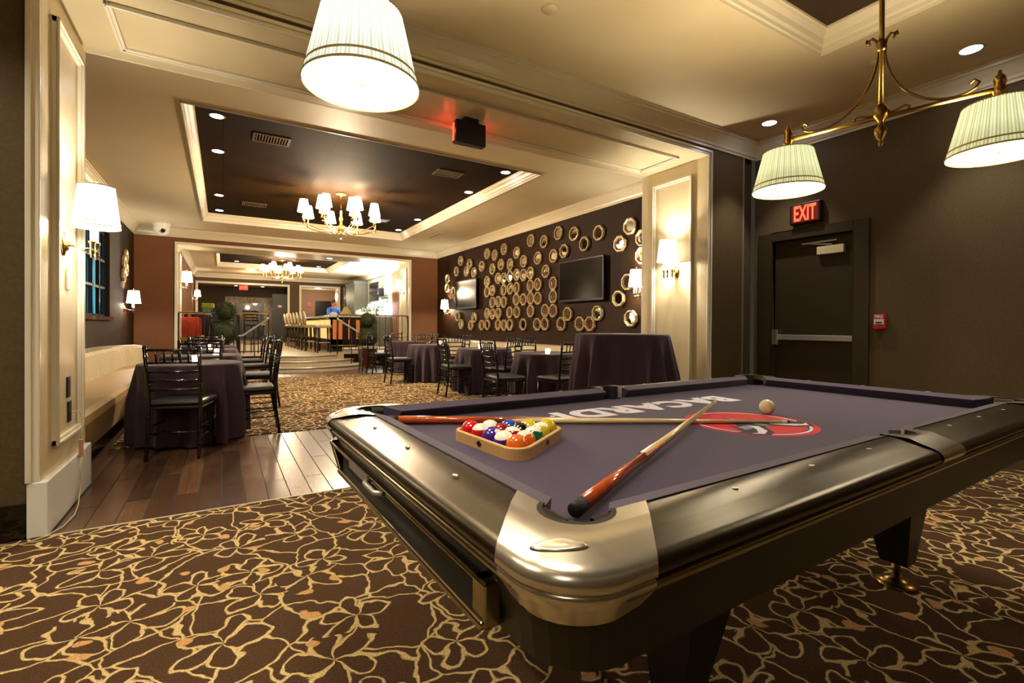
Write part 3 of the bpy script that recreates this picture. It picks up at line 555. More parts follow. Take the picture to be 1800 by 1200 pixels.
# ------------------------------------------------------------------ sconces
def sconce(label, loc, rz, e=9, out=.155, detail=True):
    # built facing +x from the wall at x=0; shade centre at z=0
    t = thing('wall_sconce', label, 'wall lamp', loc, rz, 'twin candle wall lamps with white shades')
    m = MB().lathe([(.0, 0), (.045, 0), (.048, .008), (.03, .014), (.02, .03)], 20, sx=1.0, sy=1.5).xf(Matrix.Translation((0, 0, -.24)) @ Matrix.Rotation(PI/2, 4, 'Y') @ Matrix.Rotation(PI/2, 4, 'Z')); m.build('backplate', 'gold', t)
    for s_ in (-1, 0, 1):
        y = s_*.06; x = out-.01*abs(s_)
        MB().tube([(.02, 0, -.24), (.06, y*.3, -.25), (.10, y*.9, -.27), (x, y, -.265)], .008, 8).lathe([(.0, -.32), (.010, -.315), (.007, -.30), (.014, -.29), (.011, -.27), (.013, -.23), (.019, -.225), (.019, -.22), (.011, -.215), (.011, -.12)], 12, (x, y, 0)).build('candle_arm', 'nickel', t)
    MB().lathe([(.119, -.125), (.090, .125)], 40, (out, 0, 0), cap=False, sy=1.0).build('shade', 'shade', t)
    for pr_ in ([(.120, -.127), (.1205, -.121)], [(.1200, -.098), (.1190, -.094)], [(.091, .121), (.091, .127)]): MB().lathe(pr_, 40, (out, 0, 0), cap=False).build('shade_rim', 'trim', t)
    MB().tube([(out, 0, .1), (out, 0, .15)], .003, 6).sphere((out, 0, .157), .008, 8).build('finial', 'gold', t)
    lamp('POINT', (out, 0, 0.03), e, (1, .92, .76), .03, t); lamp('POINT', (out, 0, -.10), e*.6, (1, .92, .76), .03, t)
    return t
sc = sconce('large bright wall lamp on the left cream pillar', (-.82, 3.86, 1.835), 0, 9)
sconce('bright wall lamp on the right cream pillar', (4.55, 3.86, 2.0), PI, 12)
sconce('wall lamp on the left wall just past the teal window', (XL, 12.1, 1.66), 0, 12)
sconce('wall lamp on the mirror wall at the far corner', (XW, 12.45, 1.72), PI, 12)
sconce('wall lamp on the mirror wall half hidden behind right pillar', (XW, 5.22, 1.85), PI, 12)
sconce('wall lamp on the left jamb of the bar opening', (-.88, 13.8, 2.25), 0, 5)
sconce('wall lamp on the right jamb of the bar opening', (4.57, 13.8, 2.33), PI, 5)
sconce('small distant wall lamp on left wall inside the bar room', (-1.0, 22.6, 2.34), 0, 5)
# ------------------------------------------------------------------ chandeliers
def chandelier(label, x, y, e):
    t = thing('chandelier', label, 'chandelier', (x, y, 3.43), 0, 'brass chandeliers with small white shades')
    MB().lathe([(.012, -.05), (.03, -.035), (.085, -.02), (.09, 0)], 24).build('canopy', 'brass', t)
    MB().tube([(0, 0, -.03), (0, 0, -.4)], .008, 8).lathe([(.0, -.80), (.02, -.79), (.012, -.765), (.028, -.74), (.012, -.71), (.02, -.69), (.05, -.66), (.06, -.62), (.03, -.57), (.02, -.5), (.035, -.45), (.02, -.4), (.01, -.2)], 16).build('body', 'gold', t)
    for k in range(12):
        inner = k >= 8; a = 2*PI*(k/8 if not inner else (k-8)/4)+.10+(.55 if inner else 0); r = .62 if not inner else .36; z0 = 0 if not inner else .10
        ca, sa = math.cos(a), math.sin(a); g = MB()
        g.tube([(ca*r*f_, sa*r*f_, -.60+z0*.6+zz) for f_, zz in ((.05, 0), (.3, -.07), (.6, -.07), (.85, -.02), (1, .02))], .008, 8)
        g.lathe([(.0, -.64+z0), (.014, -.62+z0), (.008, -.60+z0), (.026, -.58+z0), (.026, -.57+z0), (.012, -.565+z0), (.012, -.42+z0)], 12, (ca*r, sa*r, .02)); g.build('arm', 'gold', t)
        MB().lathe([(.10, -.44+z0), (.062, -.23+z0)], 20, (ca*r, sa*r, .03), cap=False).build('shade', 'shade_far', t)
    lamp('POINT', (0, 0, -.30), e, WARM, .12, t)
    for k in range(4): a = PI/2*k+.5; lamp('POINT', (.45*math.cos(a), .45*math.sin(a), -.14), e*.2, WARM, .06, t)
    lamp('POINT', (0, 0, -.88), e*3.0, WARM, .15, t)
    return t
chandelier('brass chandelier with many white shades in the main dining room', 1.78, 8.84, 38); chandelier('brass chandelier farther back, over the raised bar room', 1.82, 19.0, 18)
# ------------------------------------------------------------------ downlights and ceiling fittings
def downlight(label, x, y, z, e=10, r=.062, spot=75, grp='recessed downlights', col=COOL):
    t = thing('recessed_downlight', label, 'downlight', (x, y, z), 0, grp)
    MB().lathe([(r+.002, -.001), (r+.02, -.004), (r+.022, 0)], 28, cap=False).build('trim_ring', 'crown' if z < 3.4 else 'vent', t)
    MB().lathe([(0, -.002), (r+.004, -.002)], 28, cap=False).build('lens', 'lens', t)
    lamp('SPOT', (0, 0, -.03), e, col, .04, t, spot=spot, blend=.6)
DS = ['first', 'second', 'third', 'fourth']
for i, y in enumerate((6.3, 7.57, 10.12, 11.46)):
    downlight('recessed downlight in dark tray, left side row, %s from the pool room' % DS[i], -.06, y, 3.43, 26); downlight('recessed downlight in dark tray, right side row, %s from the pool room' % DS[i], 3.645, y, 3.43, 26)
downlight('recessed downlight in the ceiling by the right shade, nearest the camera', 4.96, 1.40, CZ, 22); downlight('recessed downlight in the ceiling above the exit sign', 4.95, 3.0, CZ, 22)
downlight('recessed downlight in bar room tray, left', .44, 20.3, 3.43, 14); downlight('recessed downlight in bar room tray, right', 3.27, 20.4, 3.43, 14)
downlight('recessed downlight in bar opening soffit, left', 1.22, 13.9, 2.94, 12); downlight('recessed downlight in bar opening soffit, right', 2.5, 13.9, 2.94, 12)
downlight('recessed downlight over the wallpapered foyer wall, right', 1.7, 26.9, 3.0, 10, spot=95); downlight('recessed downlight over the wallpapered foyer wall, left', .55, 26.9, 3.0, 10, spot=95); downlight('recessed downlight in the corridor behind bar', 3.9, 24.25, 2.85, 8)
def vent(label, x, y, z=3.43):
    t = thing('ceiling_vent', label, 'air vent', (x, y, z), 0, 'ceiling air vents'); m = MB()
    for a, b in (((-.21, -.15, -.012), (.21, -.12, 0)), ((-.21, .12, -.012), (.21, .15, 0)), ((-.21, -.12, -.012), (-.18, .12, 0)), ((.18, -.12, -.012), (.21, .12, 0))): m.box(a, b)
    m.build('frame', 'vent', t); s_ = MB()
    for k in range(11): s_.box((-.17+k*.032, -.12, -.010), (-.158+k*.032, .12, -.001))
    s_.build('louvre', 'brass', t)
vent('square ceiling vent in dark tray, near left', .52, 6.72); vent('square ceiling vent in dark tray, far left', .52, 10.53); vent('square ceiling vent in dark tray, near right', 2.93, 6.8); vent('square ceiling vent in dark tray, far right', 2.93, 10.6)
for x, y, z, lb in ((1.91, 2.71, CZ, 'round flush speaker in the near ceiling left of the tray'), (4.55, 1.85, CZ, 'round flush speaker in the near ceiling right of the tray'), (2.6, 4.9, CZ, 'small round cover in main room ceiling near the pillar')):
    tag(MB().lathe([(.0, -.006), (.055, -.006), (.06, 0)], 28, (x, y, z)).build('ceiling_speaker', 'ceil'), lb, 'ceiling speaker', 'flush round ceiling covers')
t = thing('linear_diffuser', 'short black slot diffuser in ceiling near mirror wall corner', 'air vent', (4.35, 10.9, CZ)); MB().box((-.03, -.4, -.006), (.03, .4, 0)).build('frame', 'ceil', t); MB().box((-.012, -.33, -.007), (.012, .33, -.001)).build('slot', 'blk', t)
t = thing('dome_camera', 'white dome security camera hanging at the far left ceiling corner', 'security camera', (-1.12, 12.75, CZ)); MB().lathe([(.0, -.26), (.07, -.25), (.13, -.2), (.155, -.13), (.15, -.06), (.17, -.03), (.17, 0)], 28).build('housing', 'white', t); MB().sphere((.03, -.125, -.17), .045, 14).build('lens', 'screen', t); MB().lathe([(.05, 0), (.062, .0), (.062, .02), (.05, .02)], 20, cap=False).xf(Matrix.Translation((.02, -.13, -.165)) @ Matrix.Rotation(-PI*.6, 4, 'X')).build('lens_ring', 'nickel', t)
# exit signs
t = thing('exit_sign', 'black exit sign hung under header, seen from behind with red glow', 'exit sign', (1.93, 4.0, 3.0)); MB().box((-.15, -.045, -.235), (.15, .045, -.03)).build('housing', 'blk', t, bevel=.012); MB().box((-.07, -.05, -.035), (.07, .05, 0)).build('mount', 'blk', t)
text_mesh('letters', 'EXIT', .15, 'redglow', t, Matrix.Translation((0, .0475, -.135)) @ Matrix.Rotation(PI, 4, 'Z') @ Matrix.Rotation(PI/2, 4, 'X'), .001, .004); MB().box((-.1505, .0, -.21), (-.1495, .036, -.05)).box((.1495, .0, -.21), (.1505, .036, -.05)).build('side_glow', 'redglow', t)
lamp('POINT', (-.20, .06, -.10), .10, (1, .05, .03), .02, t); lamp('POINT', (.20, .06, -.10), .05, (1, .05, .03), .02, t)
t = thing('exit_sign', 'lit red EXIT sign on the wall above the dark door', 'exit sign', (XW, 2.845, 2.36), -PI/2)
MB().box((-.165, -.075, -.115), (.155, 0, .11)).build('housing', 'blk', t, bevel=.012); MB().box((-.14, -.0765, -.095), (.135, -.075, .09)).build('face', mat('dark_red_face', '#5a0a0c', .4, emit='#7a0c0c', es=.12), t)
RX = Matrix.Translation((0, -.077, -.0)) @ Matrix.Rotation(PI/2, 4, 'X'); text_mesh('letters', 'EXIT', .205, 'redglow', t, RX, .001, .004, 1, (.228, .165))
t2 = thing('exit_sign', 'distant red exit sign hanging in the foyer opening', 'exit sign', (.78, BK+.05, 2.85)); MB().box((-.17, -.03, -.23), (.17, .03, -.02)).build('housing', mat('red_sign_face', '#c01018', .4, emit='#d8101c', es=.45), t2, bevel=.01); MB().box((-.02, -.01, -.02), (.02, .01, 0)).build('mount', 'blk', t2); text_mesh('letters', 'EXIT', .13, 'redglow', t2, Matrix.Translation((0, -.032, -.125)) @ Matrix.Rotation(PI/2, 4, 'X'), .001, .002)
# exit door
dr = bpy.data.objects.new('door_1', None); C.objects.link(dr); dr['kind'] = 'structure'; dr.location = (XW, 2.82, 0)
MB().box((.05, -.42, 0.005), (.09, .415, 2.10)).build('door_panel', mat('dark_brown_door', '#352b1b', .5, spec=.3), dr)
MB().box((-.03, -.56, 0), (.10, -.42, 2.2)).box((-.03, .415, 0), (.10, .58, 2.2)).box((-.03, -.42, 2.10), (.10, .415, 2.2)).build('door_frame', mat('dark_door_paint', '#33291b', .35), dr, bevel=.005)
pb = MB().box((-.02, -.42, .985), (.05, .36, 1.045)).build('push_bar', 'chrome', dr, bevel=.006); MB().box((-.045, .33, .93), (.05, .40, 1.10)).build('push_bar_housing', 'cast', pb, bevel=.006)
MB().box((.0, -.32, 1.90), (.048, -.06, 1.985)).build('closer_cover', 'cream', dr, bevel=.004); MB().box((.01, -.25, 2.03), (.03, .1, 2.045)).tube([(.02, .1, 2.04), (.03, -.2, 2.0)], .008, 8).build('closer_arm', 'chrome', dr)
t = thing('fire_alarm_pull', 'red fire alarm pull station on dark wall right of door', 'fire alarm', (XW, 2.165, 1.19), -PI/2)
MB().box((-.05, -.045, -.075), (.05, 0, .065)).build('body', 'red', t, bevel=.006); MB().box((-.04, -.0475, -.03), (.04, -.045, .02)).build('window', 'label', t); MB().box((-.025, -.053, -.018), (.025, -.0475, -.006)).build('pull_handle', 'blk', t); text_mesh('lettering', 'FIRE', .038, 'napkin', t, Matrix.Translation((0, -.0465, .042)) @ Matrix.Rotation(PI/2, 4, 'X'), .0006, .001)
# jamb fittings
def plate(name, label, loc, rz, m, hh, extra=None, w_=.035, cat='outlet'):
    t = thing(name, label, cat, loc, rz); MB().box((0, -w_, -hh), (.008, w_, hh)).build('plate', m, t, bevel=.003)
    for z in (-hh*.4, hh*.4): MB().box((.008, -.017, z-.014), (.010, .017, z+.014)).build('socket' if cat == 'outlet' else 'toggle', 'rubber' if m == 'blk' else 'trim', t)
    return t
plate('wall_outlet', 'upper black outlet on the left cream pillar', (-.82, 3.97, .73), 0, 'blk', .065); plate('wall_outlet', 'lower black outlet on left cream pillar with a plug', (-.82, 3.99, .575), 0, 'blk', .065)
plate('wall_outlet', 'black outlet low on the right cream pillar', (4.55, 3.91, .57), PI, 'blk', .06); plate('dimmer_plate', 'narrow cream switch plate below the left pillar lamp', (-.82, 3.955, 1.39), 0, 'cream', .065, cat='switch')
t = thing('charger', 'pink adaptor with cream cord hanging from the left pillar outlet', 'charger', (-.787, 4.02, 0))
MB().tube([(-.02, -.02, .57), (.0, .06, .56), (.008, .10, .50), (.012, .06, .42), (.012, .05, .38)], .003, 6).tube([(.012, .05, .27), (.018, -.02, .20), (.014, .02, .12), (.016, .0, .06), (.03, -.12, .008), (.05, -.30, .008), (.04, -.48, .008), (.0, -.62, .012), (-.06, -.66, .008)], .0035, 6).build('cord', 'cord', t); MB().box((.001, .036, .27), (.022, .064, .38)).build('adaptor', 'pink', t, bevel=.004)
# ------------------------------------------------------------------ mirrors and televisions
MR = [(11.68,2.84),(11.14,2.7),(11.95,2.59),(11.31,2.52),(10.88,2.46),(12.55,2.44),(12.57,2.19),(12.14,2.06),(11.94,1.87),(10.18,2.84),(9.81,2.76),(9.38,2.84),(8.83,2.69),(10.46,2.57),(9.91,2.45),(9.51,2.51),(9.1,2.47),(8.55,2.48),(8.02,2.48),(8.28,2.87),(7.81,2.78),(7.34,2.87),(6.87,2.78),(6.21,2.69),(6.58,2.56),(7.16,2.51),(7.49,2.46),(5.49,2.68),(5.71,2.44),(5.23,2.46),(5.23,2.2),(7.74,2.19),(8.28,2.21),(8.55,2.19),(8.82,2.22),(9.1,2.21),(9.37,2.19),(9.63,2.21),(10.17,2.18),(9.91,1.95),(10.17,1.93),(9.37,1.93),(9.09,1.94),(8.82,1.94),(8.28,1.95),(8.01,1.96),(7.49,1.94),(7.49,1.69),(7.49,1.42),(7.75,1.43),(8.01,1.68),(8.27,1.69),(8.55,1.68),(8.83,1.69),(9.37,1.66),(9.62,1.68),(9.9,1.67),(8.27,1.43),(8.81,1.42),(9.11,1.42),(9.62,1.41),(9.89,1.4),(10.16,1.42),(10.86,1.33),(11.86,1.37),(11.63,1.17),(11.05,1.14),(10.45,1.14),(10.16,1.15),(9.63,1.15),(9.36,1.14),(9.1,1.15),(8.56,1.16),(8.03,1.16),(7.76,1.17),(7.23,1.17),(7.04,1.35),(6.69,1.17),(6.42,1.17),(6.23,1.35),(5.53,1.82),(5.73,1.57),(5.46,1.25)]
bands = [(0, 1.255, 'bottom row'), (1.255, 1.48, 'second row up'), (1.48, 1.76, 'third row up'), (1.76, 2.0, 'fourth row up'), (2.0, 2.3, 'fifth row up'), (2.3, 2.54, 'sixth row up'), (2.54, 2.72, 'second row from the top'), (2.72, 3.2, 'top row')]
m0 = thing('octagonal_mirror', 'x', 'mirror', (XW, 0, 0), 0, 'octagonal mirrors on the dark right wall')
RO = Matrix.Rotation(-PI/2, 4, 'Y')
MB().lathe([(.108, 0), (.128, .0), (.137, .012), (.137, .045), (.128, .056), (.112, .056), (.104, .045), (.100, .028), (.100, .01)], 8, ph=PI/8, smooth=False, cap=False).xf(RO).build('frame', 'champagne', m0)
MB().lathe([(0, .030), (.082, .030), (.102, .026)], 8, ph=PI/8, smooth=False, cap=False).xf(RO).build('glass', 'mirror', m0)
first = True
for lo_, hi_, nm in bands:
    row = sorted([p for p in MR if lo_ <= p[1] < hi_], key=lambda p: -p[0])
    for i, (y, z) in enumerate(row):
        lb = 'octagonal champagne mirror, %s from the far corner in the %s' % (ORD[i], nm)
        if first: m0.location = (XW, y, z); m0['label'] = lb; first = False; o = m0
        else: o = dup(m0, lb, (XW, y, z))
        o.rotation_euler = (0, random.uniform(-.02, .02), random.uniform(-.03, .03))
for i, (y, z) in enumerate(((12.15, 2.46), (11.95, 2.32), (12.15, 2.2), (11.88, 2.06))):
    dup(m0, 'octagonal mirror on the left wall past the window, %s from the top' % DS[i], (XL, y, z), PI, 'octagonal mirrors on the left wall')
def tv(label, x, y0, y1, z0, z1, dep=.09):
    t = thing('wall_television', label, 'television', (x, (y0+y1)/2, (z0+z1)/2), 0, 'wall televisions'); h, v = (y1-y0)/2, (z1-z0)/2
    MB().box((-dep, -h, -v), (-dep+.035, h, v)).build('bezel', 'blk', t, bevel=.008); MB().box((-dep-.002, -h+.03, -v+.045), (-dep+.001, h-.03, v-.03)).build('screen', 'screen', t); MB().box((-dep+.035, -.2, -.15), (0, .2, .15)).build('bracket', 'blk', t)
tv('large black television on mirror wall nearer the right pillar', XW, 6.02, 7.25, 1.56, 2.31); tv('large black television on mirror wall near the far corner', XW, 10.64, 11.88, 1.56, 2.31)
# ------------------------------------------------------------------ banquettes
def banquette(label, pts, rz_side, name='banquette', endcap=True):
    # pts: list of (x, y) along the wall; side vector into the room per point
    t = thing(name, label, 'bench', (pts[0][0], pts[0][1], 0)); P0 = Vector((pts[0][0], pts[0][1], 0))
    pr_b = [(.0, .42), (.36, .42), (.33, .60), (.305, .735), (.27, .77), (.10, .778), (0, .77)]
    pr_s = [(.02, .16), (.78, .16), (.79, .22), (.81, .38), (.80, .435), (.76, .46), (.60, .465), (.02, .46)]
    pr_p = [(.02, 0), (.66, 0), (.66, .10), (.76, .13), (.76, .16), (.02, .16)]
    N = []
    for i in range(len(pts)):
        a = Vector(pts[max(i-1, 0)]); b = Vector(pts[min(i+1, len(pts)-1)]); d = (b-a).normalized(); N.append(Vector((d.y, -d.x))*rz_side)
    def sw(prof, bulge=0):
        lp = []
        for i, p in enumerate(pts):
            g = 0 if not bulge else (-.012 if i % 4 == 0 else .006)
            lp.append([(p[0]-P0.x+N[i].x*(d+(g if d > .15 else 0)), p[1]-P0.y+N[i].y*(d+(g if d > .15 else 0)), z) for d, z in prof])
        return MB().loft(lp, smooth=False)
    sw(pr_b, 1).build('backrest', 'cream_leather', t); sw(pr_s).build('seat', 'leather', t, bevel=.012); sw(pr_p).build('plinth', 'plinth', t)
    return t
pts = [(XL+.01, YF+.06+i*.17) for i in range(30)]; x0, y0 = pts[-1]
for k in range(1, 9): a = PI/2*k/12; pts.append((x0+.7*(1-math.cos(a)), y0+.9*math.sin(a)))
banquette('long cream and tan leather bench along the left wall', pts, 1)
banquette('cream leather bench under the mirrors along the right wall', [(XW-.01, YF+.5+i*.2) for i in range(38)], -1)
# ------------------------------------------------------------------ tables
def cloth_table(name, label, x, y, r, zt, flare, nf, seed, bottom=.02, amp=.085):
    rnd = random.Random(seed); ph = [rnd.uniform(0, 6.28) for _ in range(4)]; n = 216; lv = 12; vs = []; fs = []
    z_top = zt
    prof = [(0, zt), (r*.5, zt), (r-.01, zt), (r, zt-.004), (r+.006, zt-.02)]
    def R(a, tt):
        f_ = (.5+.5*math.cos(nf*a+ph[0]+.9*math.sin(2*a+ph[1])))**2+.25*math.cos((nf+3)*a+ph[2])
        return r+.006+flare*tt+(amp*f_-.02)*min(1, tt*2.2)
    loops = []
    for i, (rr, z) in enumerate(prof[1:]): loops.append([(rr*math.cos(2*PI*j/n), rr*math.sin(2*PI*j/n), z) for j in range(n)])
    for k in range(1, lv+1):
        tt = k/lv; z = zt-.02-(zt-.02-bottom)*tt; loops.append([(R(2*PI*j/n, tt)*math.cos(2*PI*j/n), R(2*PI*j/n, tt)*math.sin(2*PI*j/n), z+.006*math.sin(3*2*PI*j/n+ph[3])*tt) for j in range(n)])
    m = MB().loft(loops, smooth=True, cap=False); m.add(loops[0], [tuple(range(n))]); o = m.build('tablecloth', 'cloth'); o.location = (x, y, 0); tag(o, label, 'tablecloth', 'dark plum floor length tablecloths')
    t = thing('pedestal_table', 'round pedestal table hidden under the '+label, 'table', (x, y, 0), 0, 'round tables under cloths'); t['label'] = ' '.join(('round table under '+label).split()[:16])
    MB().lathe([(r-.03, zt-.035), (r-.02, zt-.03), (r-.02, zt-.012), (r-.03, zt-.008)], 32).build('tabletop', 'darkwood', t); MB().tube([(0, 0, .03), (0, 0, zt-.035)], .035, 12).build('post', 'blk', t)
    m = MB(); 
    for a in range(4): c_, s_ = math.cos(a*PI/2+.4), math.sin(a*PI/2+.4); m.tube([(0, 0, .06), (c_*r*.8, s_*r*.8, .022)], [.03, .018], 8)
    m.build('base', 'blk', t)
    return o
TBL = [('near_left', 'plum tablecloth nearest on the left beside the leather bench', -.26, 5.68, .43, .745), ('', 'plum tablecloth second along the leather bench', -.22, 7.1, .42, .745), ('', 'plum tablecloth third along the leather bench', -.22, 8.65, .42, .745), ('', 'plum tablecloth fourth along the leather bench, farthest', -.22, 10.05, .42, .745),
       ('', 'plum tablecloth farthest on the right beside the potted topiary', 3.75, 11.4, .40, .74), ('', 'plum tablecloth second farthest on the right side', 3.62, 9.35, .40, .74), ('', 'plum tablecloth in the middle of the right side', 3.88, 7.4, .46, .74), ('', 'plum tablecloth on the right with a candle, left of the tall table', 4.02, 5.75, .46, .74)]
for i, (_, lb, x, y, r, z) in enumerate(TBL): cloth_table('table', lb, x, y, r, z, .02, 12+i % 3, i)
cloth_table('table', 'plum tablecloth on the tall table by the right pillar', 3.76, 3.93, .50, 1.045, .03, 15, 77, .02, .095)
def candle(label, x, y, z):
    t = thing('votive_candle', label, 'candle', (x, y, z), 0, 'glowing votive candles'); MB().lathe([(.0, 0), (.028, 0), (.034, .03), (.036, .07), (.033, .07), (.031, .03), (.0, .012)], 16).build('glass_cup', 'flame', t); MB().lathe([(.004, .02), (.008, .04), (.0, .065)], 8).build('flame', 'flame', t)
    lamp('POINT', (0, 0, .10), .5, (1, .6, .3), .02, t)
for lb, x, y, z in (('votive candle on the nearest left table', -.22, 5.62, .746), ('votive candle on the second left table', -.07, 7.0, .746), ('votive candle on the third left table', -.15, 8.6, .746), ('votive candle on the second farthest right table', 3.85, 9.3, .741), ('votive candle on the middle right table', 3.75, 7.3, .741), ('votive candle on right table left of the tall table', 3.86, 5.48, .741)): candle(lb, x, y, z)
# ------------------------------------------------------------------ ballroom chairs
def chair():
    t = thing('ballroom_chair', 'x', 'chair', (0, 0, 0), 0, 'black bamboo style chairs')   # faces +y, origin on floor under seat
    w_ = .19; R = .0145
    def knots(m, a, b, n):
        a, b = Vector(a), Vector(b)
        for k in range(1, n+1): p = a+(b-a)*(k/(n+1)); d = (b-a).normalized()*.006; m.tube([p-d, p, p+d], [R, R*1.45, R], 10, cap=False)
    for s_ in (-1, 1):
        m = MB(); m.tube([(s_*w_, .18, 0), (s_*w_*.98, .185, .43)], R, 10); knots(m, (s_*w_, .18, 0), (s_*w_*.98, .185, .43), 3); m.build('front_leg', 'black', t)
        p = [(s_*w_*1.0, -.235, 0), (s_*w_*.98, -.20, .25), (s_*w_*.98, -.19, .46), (s_*w_*1.0, -.215, .70), (s_*w_*1.03, -.25, .93)]; m = MB(); m.tube(p, R*1.05, 10); knots(m, p[0], p[1], 1); knots(m, p[1], p[2], 1); knots(m, p[2], p[3], 2); knots(m, p[3], p[4], 2); m.sphere((s_*w_*1.03, -.25, .935), .015, 10); m.build('back_leg', 'black', t)
        for z in (.17, .26): MB().tube([(s_*w_, .18, z), (s_*w_, -.205, z+.01)], .008, 8).build('side_stretcher', 'black', t)
    for z in (.20,): MB().tube([(-w_, .18, z), (w_, .18, z)], .008, 8).build('front_stretcher', 'black', t)
    MB().tube([(-w_, -.205, .22), (w_, -.205, .22)], .008, 8).build('back_stretcher', 'black', t)
    MB().loft([[(x*1.0, y, z) for x, y in ((-w_-.012, -.20), (w_+.012, -.20), (w_+.02, .195), (-w_-.02, .195))] for z in (.415, .44)]).build('seat_frame', 'black', t, bevel=.006)
    MB().loft([[(x*q, y*q, z) for x, y in ((-w_-.005, -.185), (w_+.005, -.185), (w_+.018, .20), (-w_-.018, .20))] for q, z in ((.98, .441), (1.02, .455), (1.0, .478), (.9, .488))]).build('seat_pad', 'seat', t, bevel=.012)
    def by(z): return -.19-.025*(z-.46)/.24 if z < .7 else -.215-.035*(z-.70)/.23
    for z, r in ((.905, .011), (.80, .009)): MB().tube([(-w_*1.02, by(z), z), (0, by(z)-.012, z+.004), (w_*1.02, by(z), z)], r, 8).build('back_rail', 'black', t)
    for k in range(5): x = (-.115+.0575*k); MB().tube([(x, by(.8)-.008, .80), (x*1.02, by(.905)-.008, .905)], .0085, 6).build('spindle', 'black', t)
    for z in (.725, .65, .575): MB().tube([(-w_*.99, by(z), z), (0, by(z)-.008, z), (w_*.99, by(z), z)], .0105, 8).build('back_rail', 'black', t)
    return t
CH = [(-.29, 5.08, -15, 'black chair pulled up in front of nearest left table', 'L'), (.28, 5.70, 88, 'black chair at right side of nearest left table, side on', 'L'), (-.22, 6.50, 4, 'black chair on near side of second left table', 'L'), (.40, 7.2, 75, 'black chair at right side of second left table', 'L'),
      (-.2, 7.98, 4, 'black chair on near side of third left table', 'L'), (.44, 8.8, 95, 'black chair at right side of third left table', 'L'), (-.2, 9.38, -2, 'black chair on near side of fourth left table', 'L'), (.44, 10.1, 92, 'black chair at right side of fourth left table', 'L'),
      (3.15, 5.46, -90, 'black chair with pale seat left of the candle table, nearest camera', 'R'), (3.72, 5.02, 8, 'black chair half hidden behind the tall draped table', 'R'), (4.25, 6.45, 178, 'black chair on far side of right candle table', 'R'), (3.72, 6.50, 24, 'black chair on near side of middle right table', 'R'),
      (3.25, 7.21, -92, 'black chair at left side of the middle right table', 'R'), (3.74, 8.17, 172, 'black chair on far side of middle right table', 'R'), (2.97, 9.25, -88, 'black chair at left side of second farthest right table', 'R'), (4.28, 9.45, 88, 'black chair at bench side of second farthest right table', 'R'),
      (3.9, 10.15, 185, 'black chair on far side of second farthest right table', 'R'), (3.12, 11.2, -85, 'black chair beside the right potted topiary', 'R'), (3.85, 12.15, 180, 'black chair on far side of farthest right table', 'R'), (4.34, 11.4, 90, 'black chair at bench side of farthest right table', 'R')]
c0 = chair()
for i, (x, y, a, lb, g) in enumerate(CH):
    gp = 'black bamboo style chairs on the %s side' % ('left' if g == 'L' else 'right')
    if i == 0: c0.location = (x, y, 0); c0.rotation_euler = (0, 0, math.radians(a)); c0['label'] = lb; c0['group'] = gp
    else: dup(c0, lb, (x, y, .004 if 5.6 < y < 11.3 else 0), math.radians(a), gp)
# ------------------------------------------------------------------ topiaries
def topiary(label, x, y, zl, rl, zu, ru):
    t = thing('potted_topiary', label, 'potted plant', (x, y, 0), 0, 'two ball topiaries beside the steps')
    m = MB().loft([[(sx*h, sy*h, z) for sx, sy in ((-1,-1),(1,-1),(1,1),(-1,1))] for h, z in ((.13, .13), (.185, .56))]); pt = m.build('planter', 'potred', t, bevel=.006)
    for h, z in ((.142, .14), (.19, .58), (.175, .50)): MB().loft([[(sx*h, sy*h, zz) for sx, sy in ((-1,-1),(1,-1),(1,1),(-1,1))] for zz in (z, z+.022)]).build('band', 'brass', pt, bevel=.004)
    for sx in (-1, 1):
        for sy in (-1, 1): MB().tube([(sx*.17, sy*.17, 0), (sx*.15, sy*.15, .10), (sx*.18, sy*.18, .58)], .012, 8).build('leg', 'darkwood', t)
    MB().tube([(0, 0, .5), (.01, 0, zu)], .016, 8).build('trunk', 'stem', t)
    for (zc, r) in ((zl, rl), (zu, ru)):
        m = MB(); rnd = random.Random(int(r*1000)); m.sphere((0, 0, zc), r*.86, 20)
        for _ in range(900):
            d = Vector((rnd.gauss(0, 1), rnd.gauss(0, 1), rnd.gauss(0, 1))).normalized(); p = d*r*rnd.uniform(.82, 1.05)+Vector((0, 0, zc)); a = d.orthogonal().normalized(); a.rotate(Matrix.Rotation(rnd.uniform(0, 6.28), 3, d)); b = d.cross(a); s_ = rnd.uniform(.016, .030)
            m.add([p-a*s_, p-b*s_*.5+d*.006, p+a*s_+d*.012, p+b*s_*.5+d*.006], [(0, 1, 2, 3)])
        m.build('foliage_ball', 'green', t)
topiary('two ball topiary in a dark red planter right of the steps', 3.02, 11.85, .84, .24, 1.24, .185); topiary('two ball topiary left of the steps behind the tables', .06, 12.75, .94, .27, 1.42, .22)
